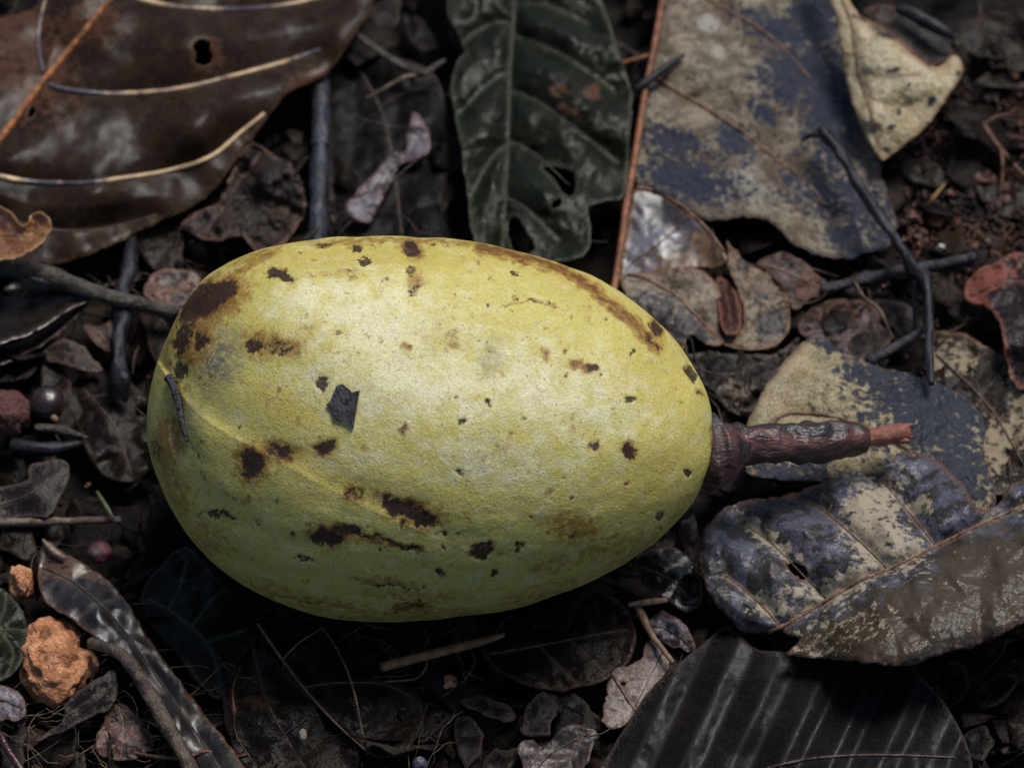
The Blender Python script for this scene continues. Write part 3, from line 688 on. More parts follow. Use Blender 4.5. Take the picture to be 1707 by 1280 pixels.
GREEN = leafmat('leaf_dark_green', (.017, .022, .009), (.026, .030, .012), patch=(.07, .035, .018), edge=(.07, .075, .05), edge_amt=.5, vein=(.035, .04, .022), rough=(.5, .75), bump=.3, spec=.14)
leaf('green_leaf', 'dark green glossy leaf with torn holes at its lower end',
     [(735, -140), (744, 0), (748, 30), (772, 82), (758, 110), (752, 160), (768, 250), (780, 330), (790, 400), (830, 440), (900, 440), (975, 425), (985, 380), (980, 345), (1010, 335), (1040, 325), (1050, 230), (1054, 170), (1040, 110), (1020, 50), (1000, -20), (960, -180), (860, -220)],
     [(760, 0, 13), (765, 80, 13), (850, 60, 12), (850, 250, 12), (840, 400, 12), (1000, 0, 14), (1050, 170, 12), (1040, 300, 10), (960, 180, 18), (920, 60, 17), (900, 340, 16), (960, 400, 12), (790, 200, 15), (800, 380, 13)], GREEN,
     veins=[vein([(862, -180), (858, 0), (850, 120), (846, 250), (838, 420)], 7, 4, VGREEN, 'midrib'),
            vein([(854, 60), (900, 75), (960, 105), (1020, 150)], 4, 2, VGREEN), vein([(850, 150), (900, 172), (960, 215), (1030, 270)], 4, 2, VGREEN), vein([(848, 235), (890, 255), (950, 310)], 4, 2, VGREEN), vein([(856, 5), (910, 10), (980, 40)], 4, 2, VGREEN),
            vein([(855, 40), (820, 40), (770, 70)], 4, 2, VGREEN), vein([(850, 120), (815, 140), (765, 190)], 4, 2, VGREEN), vein([(846, 240), (815, 270), (785, 330)], 4, 2, VGREEN), vein([(842, 330), (880, 350), (930, 400)], 4, 2, VGREEN)],
     holes=[[(905, 278), (935, 280), (958, 292), (955, 325), (940, 322), (925, 300)], [(848, 370), (862, 362), (880, 390), (892, 415), (868, 425), (850, 405)], [(918, 340), (936, 330), (934, 342), (922, 348)]],
     pillow=3.0, pil_w=22, wob=(1.6, 40), seed=8, step=5, jag=1.2, patches=[(988, 153, 14, 12, 0, .6), (930, 150, 16, 10, 20, .3), (945, 186, 20, 8, 20, .3)])

PALE = leafmat('leaf_pale_mottled', (.29, .245, .18), (.16, .13, .09), stain=(.085, .055, .032), tint=(.30, .28, .24), patch=(.020, .024, .040), edge=(.06, .04, .03), vein=(.15, .085, .045), rough=(.42, .7), bump=.6, speck=.95, patch_rough=.3, sc=200)  # dark blotches are its own; their blue is wet sheen painted in
leaf('mottled_leaf', 'big pale tan leaf with blue-black blotches and painted sheen beside the orange leafstalk',
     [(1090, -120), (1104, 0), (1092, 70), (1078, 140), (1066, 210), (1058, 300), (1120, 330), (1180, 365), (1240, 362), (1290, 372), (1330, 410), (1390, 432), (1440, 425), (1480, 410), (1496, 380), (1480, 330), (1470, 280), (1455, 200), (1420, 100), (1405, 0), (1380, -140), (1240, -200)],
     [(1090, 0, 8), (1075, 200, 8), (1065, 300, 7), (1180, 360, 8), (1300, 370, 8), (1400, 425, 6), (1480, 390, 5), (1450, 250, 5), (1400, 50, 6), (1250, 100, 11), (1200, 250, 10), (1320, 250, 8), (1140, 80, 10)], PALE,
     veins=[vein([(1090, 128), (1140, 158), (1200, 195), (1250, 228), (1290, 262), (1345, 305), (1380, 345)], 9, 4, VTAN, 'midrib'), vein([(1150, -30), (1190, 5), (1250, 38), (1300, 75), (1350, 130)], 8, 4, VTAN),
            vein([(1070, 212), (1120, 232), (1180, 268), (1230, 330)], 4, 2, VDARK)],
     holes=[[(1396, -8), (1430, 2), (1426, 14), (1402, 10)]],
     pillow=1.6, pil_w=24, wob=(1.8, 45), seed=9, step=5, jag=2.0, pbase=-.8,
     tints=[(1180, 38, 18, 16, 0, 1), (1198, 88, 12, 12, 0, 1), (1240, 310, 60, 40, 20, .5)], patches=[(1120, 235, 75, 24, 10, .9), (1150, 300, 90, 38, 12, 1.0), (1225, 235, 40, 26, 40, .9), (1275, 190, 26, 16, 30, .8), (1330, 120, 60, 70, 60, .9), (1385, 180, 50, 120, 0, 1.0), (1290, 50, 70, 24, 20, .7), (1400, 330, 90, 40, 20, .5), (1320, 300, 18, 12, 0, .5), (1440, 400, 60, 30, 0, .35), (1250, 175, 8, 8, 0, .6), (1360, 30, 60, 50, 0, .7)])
CREAM = leafmat('leaf_cream', (.50, .43, .29), (.38, .31, .18), patch=(.03, .028, .03), edge=(.28, .16, .075), vein=(.13, .07, .04), edge_amt=.6, rough=(.5, .8), bump=.45, sc=150, ven=.15)
leaf('cream_leaf', 'pale cream pointed leaf tip with black specks and a brown midrib',
     [(1380, -90), (1405, -20), (1428, 20), (1442, 32), (1470, 45), (1500, 70), (1528, 95), (1552, 112), (1572, 106), (1590, 92), (1606, 110), (1598, 135), (1572, 175), (1545, 210), (1512, 240), (1490, 258), (1470, 267), (1452, 245), (1435, 215), (1420, 170), (1408, 120), (1402, 80), (1390, 20), (1360, -60)],
     [(1400, 0, 22), (1425, 60, 26), (1455, 190, 22), (1468, 262, 15), (1402, 60, 17), (1420, 160, 15), (1440, 225, 13), (1540, 205, 17), (1600, 110, 18), (1520, 120, 25), (1500, 80, 23), (1470, 50, 23)], CREAM,
     veins=[vein([(1386, -60), (1404, 0), (1420, 40), (1424, 70), (1432, 120), (1445, 165), (1455, 200), (1466, 250)], 7, 3, VTAN, 'midrib'), vein([(1421, 26), (1450, 38), (1490, 62), (1530, 96), (1550, 112)], 7, 4, VTAN)],
     extra_lines=[[(1430, 120), (1470, 128), (1530, 125)], [(1442, 160), (1480, 172), (1520, 175)]],
     pillow=.8, pil_w=16, wob=(1.3, 40), curl=(-1.6, 12), seed=10, step=4, jag=1.2, patches=[(1490, 118, 12, 6, -20, .75), (1553, 168, 7, 9, 0, .8), (1498, 186, 5, 5, 0, .8), (1488, 213, 6, 5, 0, .8), (1516, 142, 4, 4, 0, .8), (1568, 155, 4, 4, 0, .7), (1598, 122, 5, 5, 0, .7), (1480, 250, 8, 6, 0, .5), (1470, 50, 26, 10, 30, .3)])
GREYP = leafmat('leaf_grey_brown', (.11, .08, .065), (.07, .05, .042), patch=(.024, .02, .022), edge=(.07, .04, .03), vein=(.06, .04, .03), rough=(.25, .5), bump=.6)
leaf('torn_leaf', 'grey-brown torn leaf flap lying against the cream leaf tip',
     [(1436, 20), (1460, 8), (1500, 15), (1530, 25), (1560, 45), (1580, 70), (1588, 92), (1572, 104), (1552, 110), (1525, 92), (1495, 66), (1465, 44)],
     [(1450, 20, 16), (1500, 60, 18), (1560, 100, 15), (1580, 75, 12), (1510, 25, 14)], GREYP, veins=[vein([(1450, 25), (1495, 45), (1540, 78), (1570, 98)], 4, 2, VDARK, 'midrib')], wob=(1.4, 24), seed=11, step=4, patches=[(1550, 50, 50, 24, 30, .7)])
BLUE = leafmat('leaf_slate_sheen', (.13, .125, .16), (.09, .08, .10), patch=(.11, .06, .03), edge=(.18, .09, .045), vein=(.09, .055, .035), rough=(.45, .6), bump=.12, spec=.5)  # bluish wet sheen is painted into these base colours
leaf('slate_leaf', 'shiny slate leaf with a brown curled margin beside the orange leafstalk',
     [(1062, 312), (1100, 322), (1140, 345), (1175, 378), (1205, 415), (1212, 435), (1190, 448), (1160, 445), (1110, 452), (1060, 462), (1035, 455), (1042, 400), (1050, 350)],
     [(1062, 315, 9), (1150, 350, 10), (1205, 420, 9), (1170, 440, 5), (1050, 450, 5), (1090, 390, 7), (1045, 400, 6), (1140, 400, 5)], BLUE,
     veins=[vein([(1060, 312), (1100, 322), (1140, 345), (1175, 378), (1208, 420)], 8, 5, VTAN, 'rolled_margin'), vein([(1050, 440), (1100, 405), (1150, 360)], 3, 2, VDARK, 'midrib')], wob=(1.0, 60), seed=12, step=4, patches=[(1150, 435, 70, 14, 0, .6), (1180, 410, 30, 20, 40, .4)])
TANM = leafmat('leaf_tan_grey', (.24, .19, .125), (.14, .105, .075), patch=(.035, .03, .032), edge=(.14, .07, .035), vein=(.16, .09, .05), rough=(.4, .65), bump=.65, speck=.8, patch_rough=.3)
leaf('tan_leaf', 'greyish tan leaf with a russet midrib touching the fruit shoulder',
     [(1030, 462), (1060, 455), (1110, 448), (1165, 448), (1190, 470), (1205, 500), (1200, 540), (1205, 570), (1180, 575), (1150, 560), (1125, 600), (1090, 570), (1060, 520)],
     [(1035, 465, 8), (1120, 455, 8), (1195, 490, 5), (1190, 560, 6), (1100, 510, 7), (1110, 570, 3)], TANM, veins=[vein([(1030, 454), (1070, 462), (1120, 488), (1160, 525), (1195, 562)], 7, 4, VTAN, 'midrib')],
     pillow=1.0, wob=(1.2, 30), seed=13, step=4, pbase=-.8, patches=[(1100, 520, 60, 34, 20, .4), (1150, 550, 40, 20, 40, .5), (1094, 513, 6, 6, 0, .7)])
leaf('tan_leaf', 'pale tan and slate leaf edged by a thin russet loop',
     [(1212, 402), (1228, 420), (1250, 440), (1290, 460), (1308, 480), (1318, 520), (1312, 555), (1290, 578), (1250, 585), (1215, 578), (1195, 560), (1225, 555), (1240, 530), (1232, 490), (1215, 450)],
     [(1215, 410, 8), (1260, 450, 6), (1312, 520, 5), (1260, 580, 6), (1200, 562, 5), (1260, 520, 8)], TANM,
     veins=[vein([(1230, 405), (1255, 435), (1290, 462), (1310, 500), (1314, 540), (1296, 572), (1255, 583), (1215, 577), (1190, 562)], 5, 4, VTAN, 'rolled_margin'), vein([(1222, 425), (1260, 490), (1275, 560)], 3, 2, VTAN, 'midrib')],
     wob=(1.8, 22), seed=14, step=4, pbase=-.7, patches=[(1285, 540, 30, 24, 0, .5), (1240, 440, 14, 14, 0, .3), (1270, 500, 20, 12, 0, .3)])
RED = leafmat('leaf_maroon', (.10, .03, .022), (.06, .022, .018), patch=(.025, .02, .022), edge=(.16, .07, .05), rough=(.3, .55), vein=(.08, .03, .02), bump=.5)
leaf('maroon_leaf', 'maroon leaf scrap wedged between two pale tan leaves',
     [(1196, 462), (1215, 470), (1232, 500), (1238, 535), (1228, 556), (1208, 556), (1200, 530), (1192, 495)], [(1200, 470, 4), (1235, 530, 8), (1205, 550, 9), (1210, 500, 6)], RED, wob=(1.0, 18), seed=15, step=4,
     veins=[vein([(1205, 468), (1214, 510), (1218, 550)], 3, 2, VDARK, 'midrib')])
LILAC = leafmat('leaf_lilac_grey', (.12, .088, .085), (.08, .055, .052), patch=(.10, .045, .03), edge=(.10, .055, .04), vein=(.13, .09, .08), rough=(.3, .5), bump=.5)
leaf('lilac_leaf', 'lilac-grey rounded leaf with a ragged margin under the dark crossing twig',
     [(1262, 438), (1285, 424), (1315, 422), (1345, 440), (1370, 462), (1388, 482), (1372, 495), (1350, 498), (1325, 520), (1315, 505), (1300, 475), (1280, 455)],
     [(1270, 435, 6), (1320, 430, 8), (1380, 480, 5), (1325, 510, 4), (1320, 465, 8)], LILAC, veins=[vein([(1272, 440), (1320, 458), (1375, 484)], 4, 2, VTAN, 'midrib')], wob=(1.2, 24), seed=16, step=4, patches=[(1345, 470, 16, 24, 20, .3)])
leaf('lilac_leaf', 'dull grey leaf half buried above the pale leaf with the pinkish stripe',
     [(1330, 540), (1370, 505), (1420, 500), (1470, 515), (1490, 550), (1470, 590), (1430, 600), (1390, 585), (1350, 570)],
     [(1340, 545, 3), (1420, 510, 5), (1480, 550, 3), (1420, 590, 5)], LILAC, veins=[vein([(1345, 560), (1410, 545), (1475, 545)], 4, 2, VDARK, 'midrib')], wob=(1.8, 26), seed=17, step=5, pbase=-.9, patches=[(1400, 520, 40, 10, 0, .5)])

LICH = leafmat('leaf_lichen_dark', (.05, .043, .038), (.085, .07, .055), patch=(.24, .19, .125), edge=(.12, .07, .05), vein=(.13, .08, .05), rough=(.25, .5), bump=.6, patch_rough=.6)
leaf('decaying_leaf', 'cream and black decaying leaf spread under the fruit stalk',
     [(1240, 745), (1248, 700), (1270, 655), (1300, 612), (1330, 578), (1355, 562), (1385, 572), (1425, 592), (1470, 612), (1540, 630), (1600, 655), (1640, 700), (1640, 760), (1660, 830), (1645, 868), (1600, 840), (1540, 800), (1480, 790), (1400, 800), (1320, 800), (1250, 790)],
     [(1250, 700, 20), (1355, 565, 15), (1470, 615, 12), (1620, 690, 12), (1650, 850, 16), (1480, 700, 22), (1380, 680, 23), (1300, 780, 18), (1560, 780, 17), (1300, 640, 20)],
     leafmat('leaf_cream_black', (.36, .30, .185), (.27, .215, .115), patch=(.022, .024, .036), edge=(.11, .055, .04), vein=(.17, .12, .09), rough=(.42, .65), bump=.55, patch_rough=.35, ven=.12, edge_amt=.7),
     veins=[vein([(1258, 745), (1300, 695), (1360, 690), (1410, 700), (1470, 725), (1550, 775), (1640, 860)], 7, 4, VTAN, 'midrib')],
     pillow=1.0, pil_w=30, wob=(1.8, 50), seed=18, step=5, pbase=-1.5, patches=[(1450, 625, 60, 26, 20, .8), (1560, 690, 130, 90, 20, 1.1), (1380, 575, 40, 10, 20, .8), (1600, 790, 70, 80, 40, 1.0), (1500, 660, 70, 40, 30, .9), (1320, 790, 80, 26, 0, .7)])
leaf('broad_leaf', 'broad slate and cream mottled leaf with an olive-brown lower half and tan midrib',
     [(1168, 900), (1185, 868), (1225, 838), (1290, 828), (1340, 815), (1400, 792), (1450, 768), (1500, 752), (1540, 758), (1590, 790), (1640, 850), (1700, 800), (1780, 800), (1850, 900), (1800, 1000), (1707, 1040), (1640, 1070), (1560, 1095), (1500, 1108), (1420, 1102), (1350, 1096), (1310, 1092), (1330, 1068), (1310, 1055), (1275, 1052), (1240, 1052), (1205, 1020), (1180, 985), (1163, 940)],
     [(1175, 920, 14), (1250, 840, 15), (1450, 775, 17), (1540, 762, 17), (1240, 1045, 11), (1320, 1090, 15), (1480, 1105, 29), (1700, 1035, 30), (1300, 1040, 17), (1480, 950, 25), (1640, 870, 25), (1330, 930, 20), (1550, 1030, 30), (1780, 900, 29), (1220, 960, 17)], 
     leafmat('leaf_slate_sheen_cream', (.086, .089, .122), (.11, .10, .10), tint=(.05, .036, .024), patch=(.30, .25, .18), edge=(.12, .065, .05), vein=(.22, .15, .10), rough=(.26, .5), bump=.6, patch_rough=.55, ven=.1, patch_w=.3),  # slate blue is sky sheen put into the colour
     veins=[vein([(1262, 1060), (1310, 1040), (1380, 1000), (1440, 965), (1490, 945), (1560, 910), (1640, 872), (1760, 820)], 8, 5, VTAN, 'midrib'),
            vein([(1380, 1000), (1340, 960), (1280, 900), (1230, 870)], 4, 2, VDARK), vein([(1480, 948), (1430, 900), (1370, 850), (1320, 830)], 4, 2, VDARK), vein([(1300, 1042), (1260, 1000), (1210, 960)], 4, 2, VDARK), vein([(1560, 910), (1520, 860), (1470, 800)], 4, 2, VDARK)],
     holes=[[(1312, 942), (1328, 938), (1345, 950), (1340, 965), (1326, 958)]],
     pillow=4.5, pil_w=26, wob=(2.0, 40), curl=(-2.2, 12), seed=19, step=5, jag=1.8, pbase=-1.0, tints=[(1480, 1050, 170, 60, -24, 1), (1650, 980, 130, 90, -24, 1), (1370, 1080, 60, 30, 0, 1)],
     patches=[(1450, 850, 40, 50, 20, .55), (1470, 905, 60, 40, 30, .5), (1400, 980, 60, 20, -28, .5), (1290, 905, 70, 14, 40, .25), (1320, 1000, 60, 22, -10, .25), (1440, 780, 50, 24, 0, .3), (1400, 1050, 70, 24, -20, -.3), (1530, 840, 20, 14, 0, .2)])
RUST = leafmat('leaf_rust_slate', (.05, .042, .048), (.035, .03, .034), patch=(.18, .06, .045), edge=(.2, .085, .06), vein=(.12, .06, .05), rough=(.22, .42), bump=.5)
leaf('rusty_leaf', 'slate leaf with a rust-red margin rising beside the bare soil',
     [(1610, 470), (1640, 445), (1700, 420), (1790, 420), (1800, 560), (1740, 640), (1690, 640), (1672, 560), (1662, 535), (1640, 512), (1612, 500)],
     [(1615, 485, 9), (1700, 430, 12), (1780, 500, 14), (1690, 560, 16), (1680, 620, 10), (1660, 500, 13)], RUST, veins=[vein([(1625, 490), (1680, 470), (1760, 480)], 4, 2, VTAN, 'midrib')], wob=(1.4, 36), seed=20, step=4, jag=2.0, patches=[(1640, 470, 60, 16, -25, .6), (1630, 500, 24, 14, 20, .7)])
leaf('lichen_leaf', 'blackish leaf freckled with pale grey lichen below the rust-margined leaf',
     [(1545, 560), (1600, 555), (1640, 575), (1690, 600), (1800, 600), (1820, 780), (1720, 830), (1660, 820), (1640, 760), (1620, 700), (1570, 660), (1545, 630)],
     [(1550, 570, 5), (1640, 590, 6), (1780, 620, 12), (1760, 780, 12), (1660, 800, 9), (1600, 660, 6)], LICH, veins=[vein([(1560, 590), (1650, 680), (1720, 800)], 5, 3, VDARK, 'midrib')], wob=(2.0, 30), seed=21, step=5, jag=2.4, pbase=-.8, patches=[(1660, 740, 24, 40, 0, .3), (1700, 640, 20, 50, 0, .3), (1580, 600, 40, 24, 0, .15), (1695, 720, 16, 30, 0, .3)])

# pleated palm-like leaf
def pleat(x, y):
    s_ = (x + .46 * (y - 1280) - 1085) / 82.0; f = s_ - np.floor(s_)
    g = np.where(f < .62, f / .62 * .5, .5 + (f - .62) / .38 * .5)
    return (1.7 + 1.3 * fbm(x / 120, y / 120, 77, 2)) * (.35 * (.5 - .5 * np.cos(2 * math.pi * g)) + .65 * np.minimum(2 * g, 2 - 2 * g))
PLEAT = leafmat('leaf_pleated', (.034, .030, .034), (.042, .035, .034), patch=(.05, .035, .03), edge=(.07, .055, .05), edge_amt=.4, vein=(.03, .026, .027), rough=(.4, .7), bump=.15, spec=.06, ven=.1)  # dark base colour stands in for the broad leaf's shadow
leaf('pleated_leaf', 'dark pleated leaf with sharp shiny folds and a smooth margin',
     [(985, 1310), (1004, 1274), (1041, 1212), (1083, 1150), (1125, 1110), (1166, 1078), (1207, 1044), (1232, 1058), (1257, 1078), (1290, 1085), (1400, 1080), (1500, 1100), (1580, 1180), (1620, 1270), (1600, 1330), (1450, 1380), (1200, 1400), (1020, 1360)],
     [(1010, 1280, 4), (1100, 1140, 5), (1207, 1050, 8), (1200, 1280, 9), (1350, 1200, 12), (1500, 1200, 13), (1580, 1290, 12), (1300, 1100, 10), (1400, 1340, 13)], PLEAT,
     veins=[vein([(1120, 1385), (1240, 1300), (1330, 1268), (1450, 1258), (1590, 1262)], 7, 4, VDARK, 'midrib')],
     extra_lines=[[(1085 + 82 * (a + k_) + .46 * (1280 - y_), y_) for y_ in (1335, 1280, 1230, 1180, 1130, 1080, 1050)] for a in range(-2, 6) for k_ in (0, .62)],
     hx=pleat, wob=(1.0, 90), seed=22, step=3.6, jag=.4)
SCRAP = leafmat('leaf_pale_lilac', (.22, .17, .15), (.15, .11, .10), patch=(.05, .03, .025), edge=(.14, .085, .065), vein=(.26, .2, .18), rough=(.35, .6), bump=.6)
leaf('pale_leaf', 'pale pinkish-grey torn leaf with a tiny hole beside the pleated leaf',
     [(1005, 1200), (1012, 1150), (1020, 1120), (1048, 1108), (1070, 1098), (1075, 1078), (1090, 1068), (1108, 1080), (1114, 1110), (1100, 1140), (1080, 1170), (1050, 1200), (1025, 1215)],
     [(1010, 1190, 5), (1030, 1125, 7), (1090, 1075, 7), (1105, 1120, 5), (1040, 1200, 4)], SCRAP, veins=[vein([(1020, 1120), (1040, 1155), (1060, 1185)], 6, 4, VTAN, 'midrib'), vein([(1105, 1085), (1085, 1125), (1050, 1195)], 3, 2, VTAN)],
     holes=[[(1034, 1136), (1042, 1136), (1042, 1142), (1034, 1142)]], wob=(1.0, 22), seed=23, step=3.5, jag=2)
leaf('pale_leaf', 'ashen leaf with a nibbled corner lying below the pale pinkish leaf',
     [(866, 1260), (868, 1238), (880, 1232), (905, 1240), (940, 1215), (975, 1210), (1000, 1222), (985, 1250), (970, 1290), (930, 1330), (880, 1300)],
     [(870, 1245, 6), (970, 1220, 6), (930, 1260, 3), (900, 1310, 4)], leafmat('leaf_ash2', (.13, .10, .095), (.085, .065, .062), patch=(.035, .028, .026), edge=(.09, .06, .05), vein=(.1, .07, .06), rough=(.3, .6)), veins=[vein([(880, 1300), (920, 1255), (985, 1220)], 4, 2, VDARK, 'midrib')], wob=(1.4, 22), seed=24, step=4, jag=2.2, patches=[(920, 1235, 40, 14, -10, .5)])
leaf('folded_scrap', 'bluish wrinkled leaf scrap under the thin tan petiole',
     [(1080, 1040), (1100, 1020), (1130, 1030), (1155, 1060), (1158, 1085), (1130, 1080), (1100, 1068)], [(1085, 1040, 5), (1130, 1035, 9), (1155, 1080, 6), (1105, 1065, 4)], LAV, wob=(1.6, 14), seed=25, step=3.5, veins=[vein([(1085, 1042), (1120, 1052), (1154, 1078)], 3, 2, VDARK, 'midrib')], patches=[(1120, 1070, 20, 8, 10, .4)])
DKB = leafmat('leaf_near_black', (.020, .014, .011), (.030, .019, .014), patch=(.05, .024, .014), edge=(.05, .032, .024), edge_amt=.5, vein=(.055, .035, .025), rough=(.35, .6), bump=.45)
leaf('dark_leaf', 'dark chestnut leaf in the shade under the fruit belly',
     [(800, 1080), (840, 1030), (900, 1000), (970, 985), (1030, 1000), (1060, 1050), (1045, 1110), (990, 1140), (920, 1150), (850, 1130)],
     [(820, 1070, 4), (900, 1010, 6), (1030, 1020, 5), (1040, 1100, 5), (920, 1140, 4), (940, 1070, 8)], leafmat('leaf_chestnut', (.05, .025, .014), (.035, .02, .013), patch=(.02, .013, .011), edge=(.06, .035, .025), vein=(.06, .035, .022), rough=(.3, .5)),
     veins=[vein([(815, 1090), (900, 1075), (980, 1060), (1045, 1050)], 5, 3, VDARK, 'midrib'), vein([(900, 1075), (930, 1110), (960, 1138)], 3, 2, VDARK), vein([(950, 1066), (985, 1100), (1010, 1125)], 3, 2, VDARK)], wob=(1.4, 40), seed=26)
leaf('dark_leaf', 'dull brown leaf split by a straight rib and crossed by fine roots',
     [(470, 1110), (510, 1075), (570, 1080), (630, 1105), (660, 1130), (700, 1160), (705, 1200), (680, 1250), (640, 1265), (610, 1250), (560, 1200), (500, 1150)],
     [(480, 1105, 7), (560, 1085, 9), (650, 1120, 8), (695, 1180, 5), (620, 1250, 6), (580, 1160, 11), (540, 1170, 8)], DKB,
     veins=[vein([(430, 1040), (468, 1095), (510, 1150), (560, 1205), (615, 1255)], 6, 3, VTAN, 'midrib', True), vein([(505, 1146), (560, 1138), (640, 1140), (690, 1165)], 4, 2, VDARK), vein([(470, 1100), (500, 1070), (540, 1045)], 4, 2, VTAN, 'side_vein', True)], wob=(1.4, 40), seed=27, step=5, jag=2)
leaf('dark_leaf', 'blackish leaf with a faint orange streak lying beside the straight-ribbed leaf',
     [(385, 1080), (430, 1050), (470, 1110), (530, 1180), (600, 1255), (560, 1320), (450, 1330), (390, 1250), (370, 1160)],
     [(400, 1090, 4), (470, 1130, 7), (590, 1260, 4), (440, 1290, 5), (440, 1180, 9)], DKB, veins=[vein([(420, 1070), (450, 1180), (520, 1300)], 4, 3, VDARK, 'midrib'), vein([(392, 1190), (388, 1150), (400, 1110)], 4, 2, MID)], wob=(1.5, 50), seed=28, step=6, patches=[(435, 1165, 24, 14, 0, .4), (430, 1140, 30, 12, 0, .25)])
DKG = leafmat('leaf_murky_green', (.022, .027, .020), (.018, .021, .018), patch=(.05, .035, .02), edge=(.045, .045, .035), edge_amt=.4, vein=(.045, .05, .04), rough=(.3, .5), bump=.4)
leaf('murky_leaf', 'murky green-black leaf with branching veins tucked under the fruit',
     [(235, 990), (270, 940), (310, 910), (350, 950), (395, 1000), (430, 1055), (400, 1100), (385, 1150), (360, 1165), (320, 1125), (290, 1080), (250, 1040)],
     [(245, 1000, 6), (310, 930, 7), (420, 1050, 6), (365, 1150, 5), (330, 1040, 10), (270, 1050, 6)], DKG, veins=[vein([(250, 1000), (300, 1030), (350, 1080), (370, 1150)], 4, 2, VGREEN, 'midrib'), vein([(280, 1018), (300, 980), (312, 935)], 3, 2, VGREEN), vein([(320, 1048), (345, 1010), (370, 985)], 3, 2, VGREEN), vein([(340, 1070), (375, 1060), (410, 1050)], 3, 2, VGREEN)], wob=(1.4, 34), seed=29, step=5)
SHINY = leafmat('leaf_wet_black', (.045, .032, .028), (.03, .024, .024), patch=(.09, .045, .025), edge=(.10, .05, .03), vein=(.06, .045, .04), rough=(.45, .65), bump=.08, spec=.45)
leaf('wet_leaf', 'long wet blackish leaf bent over the orange clay lump with a bright sheen',
     [(62, 960), (78, 905), (110, 922), (175, 962), (210, 1000), (245, 1058), (290, 1120), (330, 1175), (385, 1245), (420, 1310), (340, 1320), (300, 1255), (262, 1185), (225, 1125), (200, 1090), (160, 1062), (118, 1030), (78, 1005)],
     [(70, 950, 9), (85, 910, 8), (180, 970, 8), (240, 1060, 7), (330, 1185, 6), (160, 1015, 14), (100, 960, 11), (220, 1070, 13), (300, 1190, 12), (370, 1280, 9), (200, 1085, 9), (262, 1180, 7), (320, 1290, 5), (130, 1035, 11)], SHINY,
     veins=[vein([(72, 945), (120, 968), (165, 1005), (210, 1055), (270, 1140), (330, 1225), (385, 1310)], 5, 3, VDARK, 'midrib')], extra_lines=[[(120, 968), (150, 950)], [(165, 1005), (200, 995)], [(165, 1005), (130, 1030)], [(210, 1055), (245, 1065)]],
     pillow=.9, pil_w=14, wob=(.8, 50), seed=30, step=4, jag=1.4, patches=[(100, 935, 40, 30, 20, .5), (150, 955, 40, 10, 20, .4)])
leaf('green_scrap', 'shiny dark green leaf bit beside the orange clay lump',
     [(-60, 970), (0, 980), (25, 1000), (42, 1035), (45, 1075), (30, 1110), (5, 1135), (-60, 1140)], [(0, 985, 8), (40, 1050, 7), (0, 1130, 8), (0, 1060, 13), (-50, 1060, 12)], GREEN, veins=[vein([(-50, 1060), (0, 1050), (40, 1050)], 4, 2, VGREEN, 'midrib'), vein([(-10, 1052), (8, 1015), (10, 990)], 3, 2, VGREEN), vein([(0, 1052), (22, 1085), (15, 1120)], 3, 2, VGREEN)], pillow=1.4, pil_w=10, wob=(1, 26), seed=31, step=4)
GRY = leafmat('leaf_dull_grey', (.055, .043, .04), (.042, .033, .032), patch=(.025, .02, .02), edge=(.07, .05, .045), vein=(.06, .045, .04), rough=(.4, .6), bump=.4)
leaf('grey_leaf', 'dull grey folded leaf bit resting on the pale horizontal stick',
     [(-30, 818), (0, 812), (45, 800), (48, 778), (80, 768), (112, 770), (115, 795), (100, 830), (82, 858), (50, 862), (-30, 866)], [(0, 820, 8), (100, 775, 10), (100, 830, 8), (30, 860, 6), (60, 810, 11)], GRY, veins=[vein([(-20, 845), (40, 828), (105, 785)], 3, 2, VDARK, 'midrib')], wob=(.8, 30), seed=32, step=4)
leaf('grey_leaf', 'slate-grey creased leaf bit beside the orange clay lump',
     [(112, 1168), (140, 1145), (175, 1122), (192, 1118), (196, 1140), (192, 1165), (178, 1185), (150, 1195), (110, 1215), (62, 1235), (68, 1225), (100, 1205), (110, 1190)], [(115, 1170, 9), (180, 1125, 11), (185, 1175, 8), (80, 1228, 5), (150, 1160, 13), (140, 1190, 7)], GRY, veins=[vein([(110, 1195), (150, 1168), (192, 1140)], 3, 2, VDARK, 'midrib')], wob=(.9, 22), seed=33, step=3.5)
leaf('grey_leaf', 'blue-grey wrinkled leaf bit below the green leaf bit', 
     [(-40, 1140), (0, 1142), (25, 1150), (42, 1172), (38, 1195), (10, 1200), (-40, 1190)], [(0, 1150, 9), (35, 1175, 8), (0, 1195, 6), (10, 1170, 12)], LAV, wob=(1.3, 14), seed=34, step=3.5, veins=[vein([(-30, 1160), (10, 1168), (40, 1182)], 3, 2, VDARK, 'midrib')])
BARK = leafmat('leaf_pinkish', (.16, .085, .07), (.09, .055, .05), patch=(.03, .022, .02), edge=(.12, .07, .05), vein=(.17, .12, .10), rough=(.35, .6), bump=.7)
leaf('pinkish_leaf', 'pinkish-brown leaf bit covered with thin roots below the slate-grey bit',
     [(180, 1180), (205, 1172), (225, 1190), (245, 1215), (258, 1240), (235, 1262), (200, 1268), (165, 1255), (160, 1225), (172, 1205)], [(185, 1185, 6), (215, 1180, 7), (250, 1238, 5), (180, 1255, 5), (205, 1225, 9)], BARK, wob=(1.5, 18), seed=35, step=4, pbase=-.8, veins=[vein([(198, 1178), (205, 1220), (200, 1262)], 3, 2, VTAN, 'midrib')])
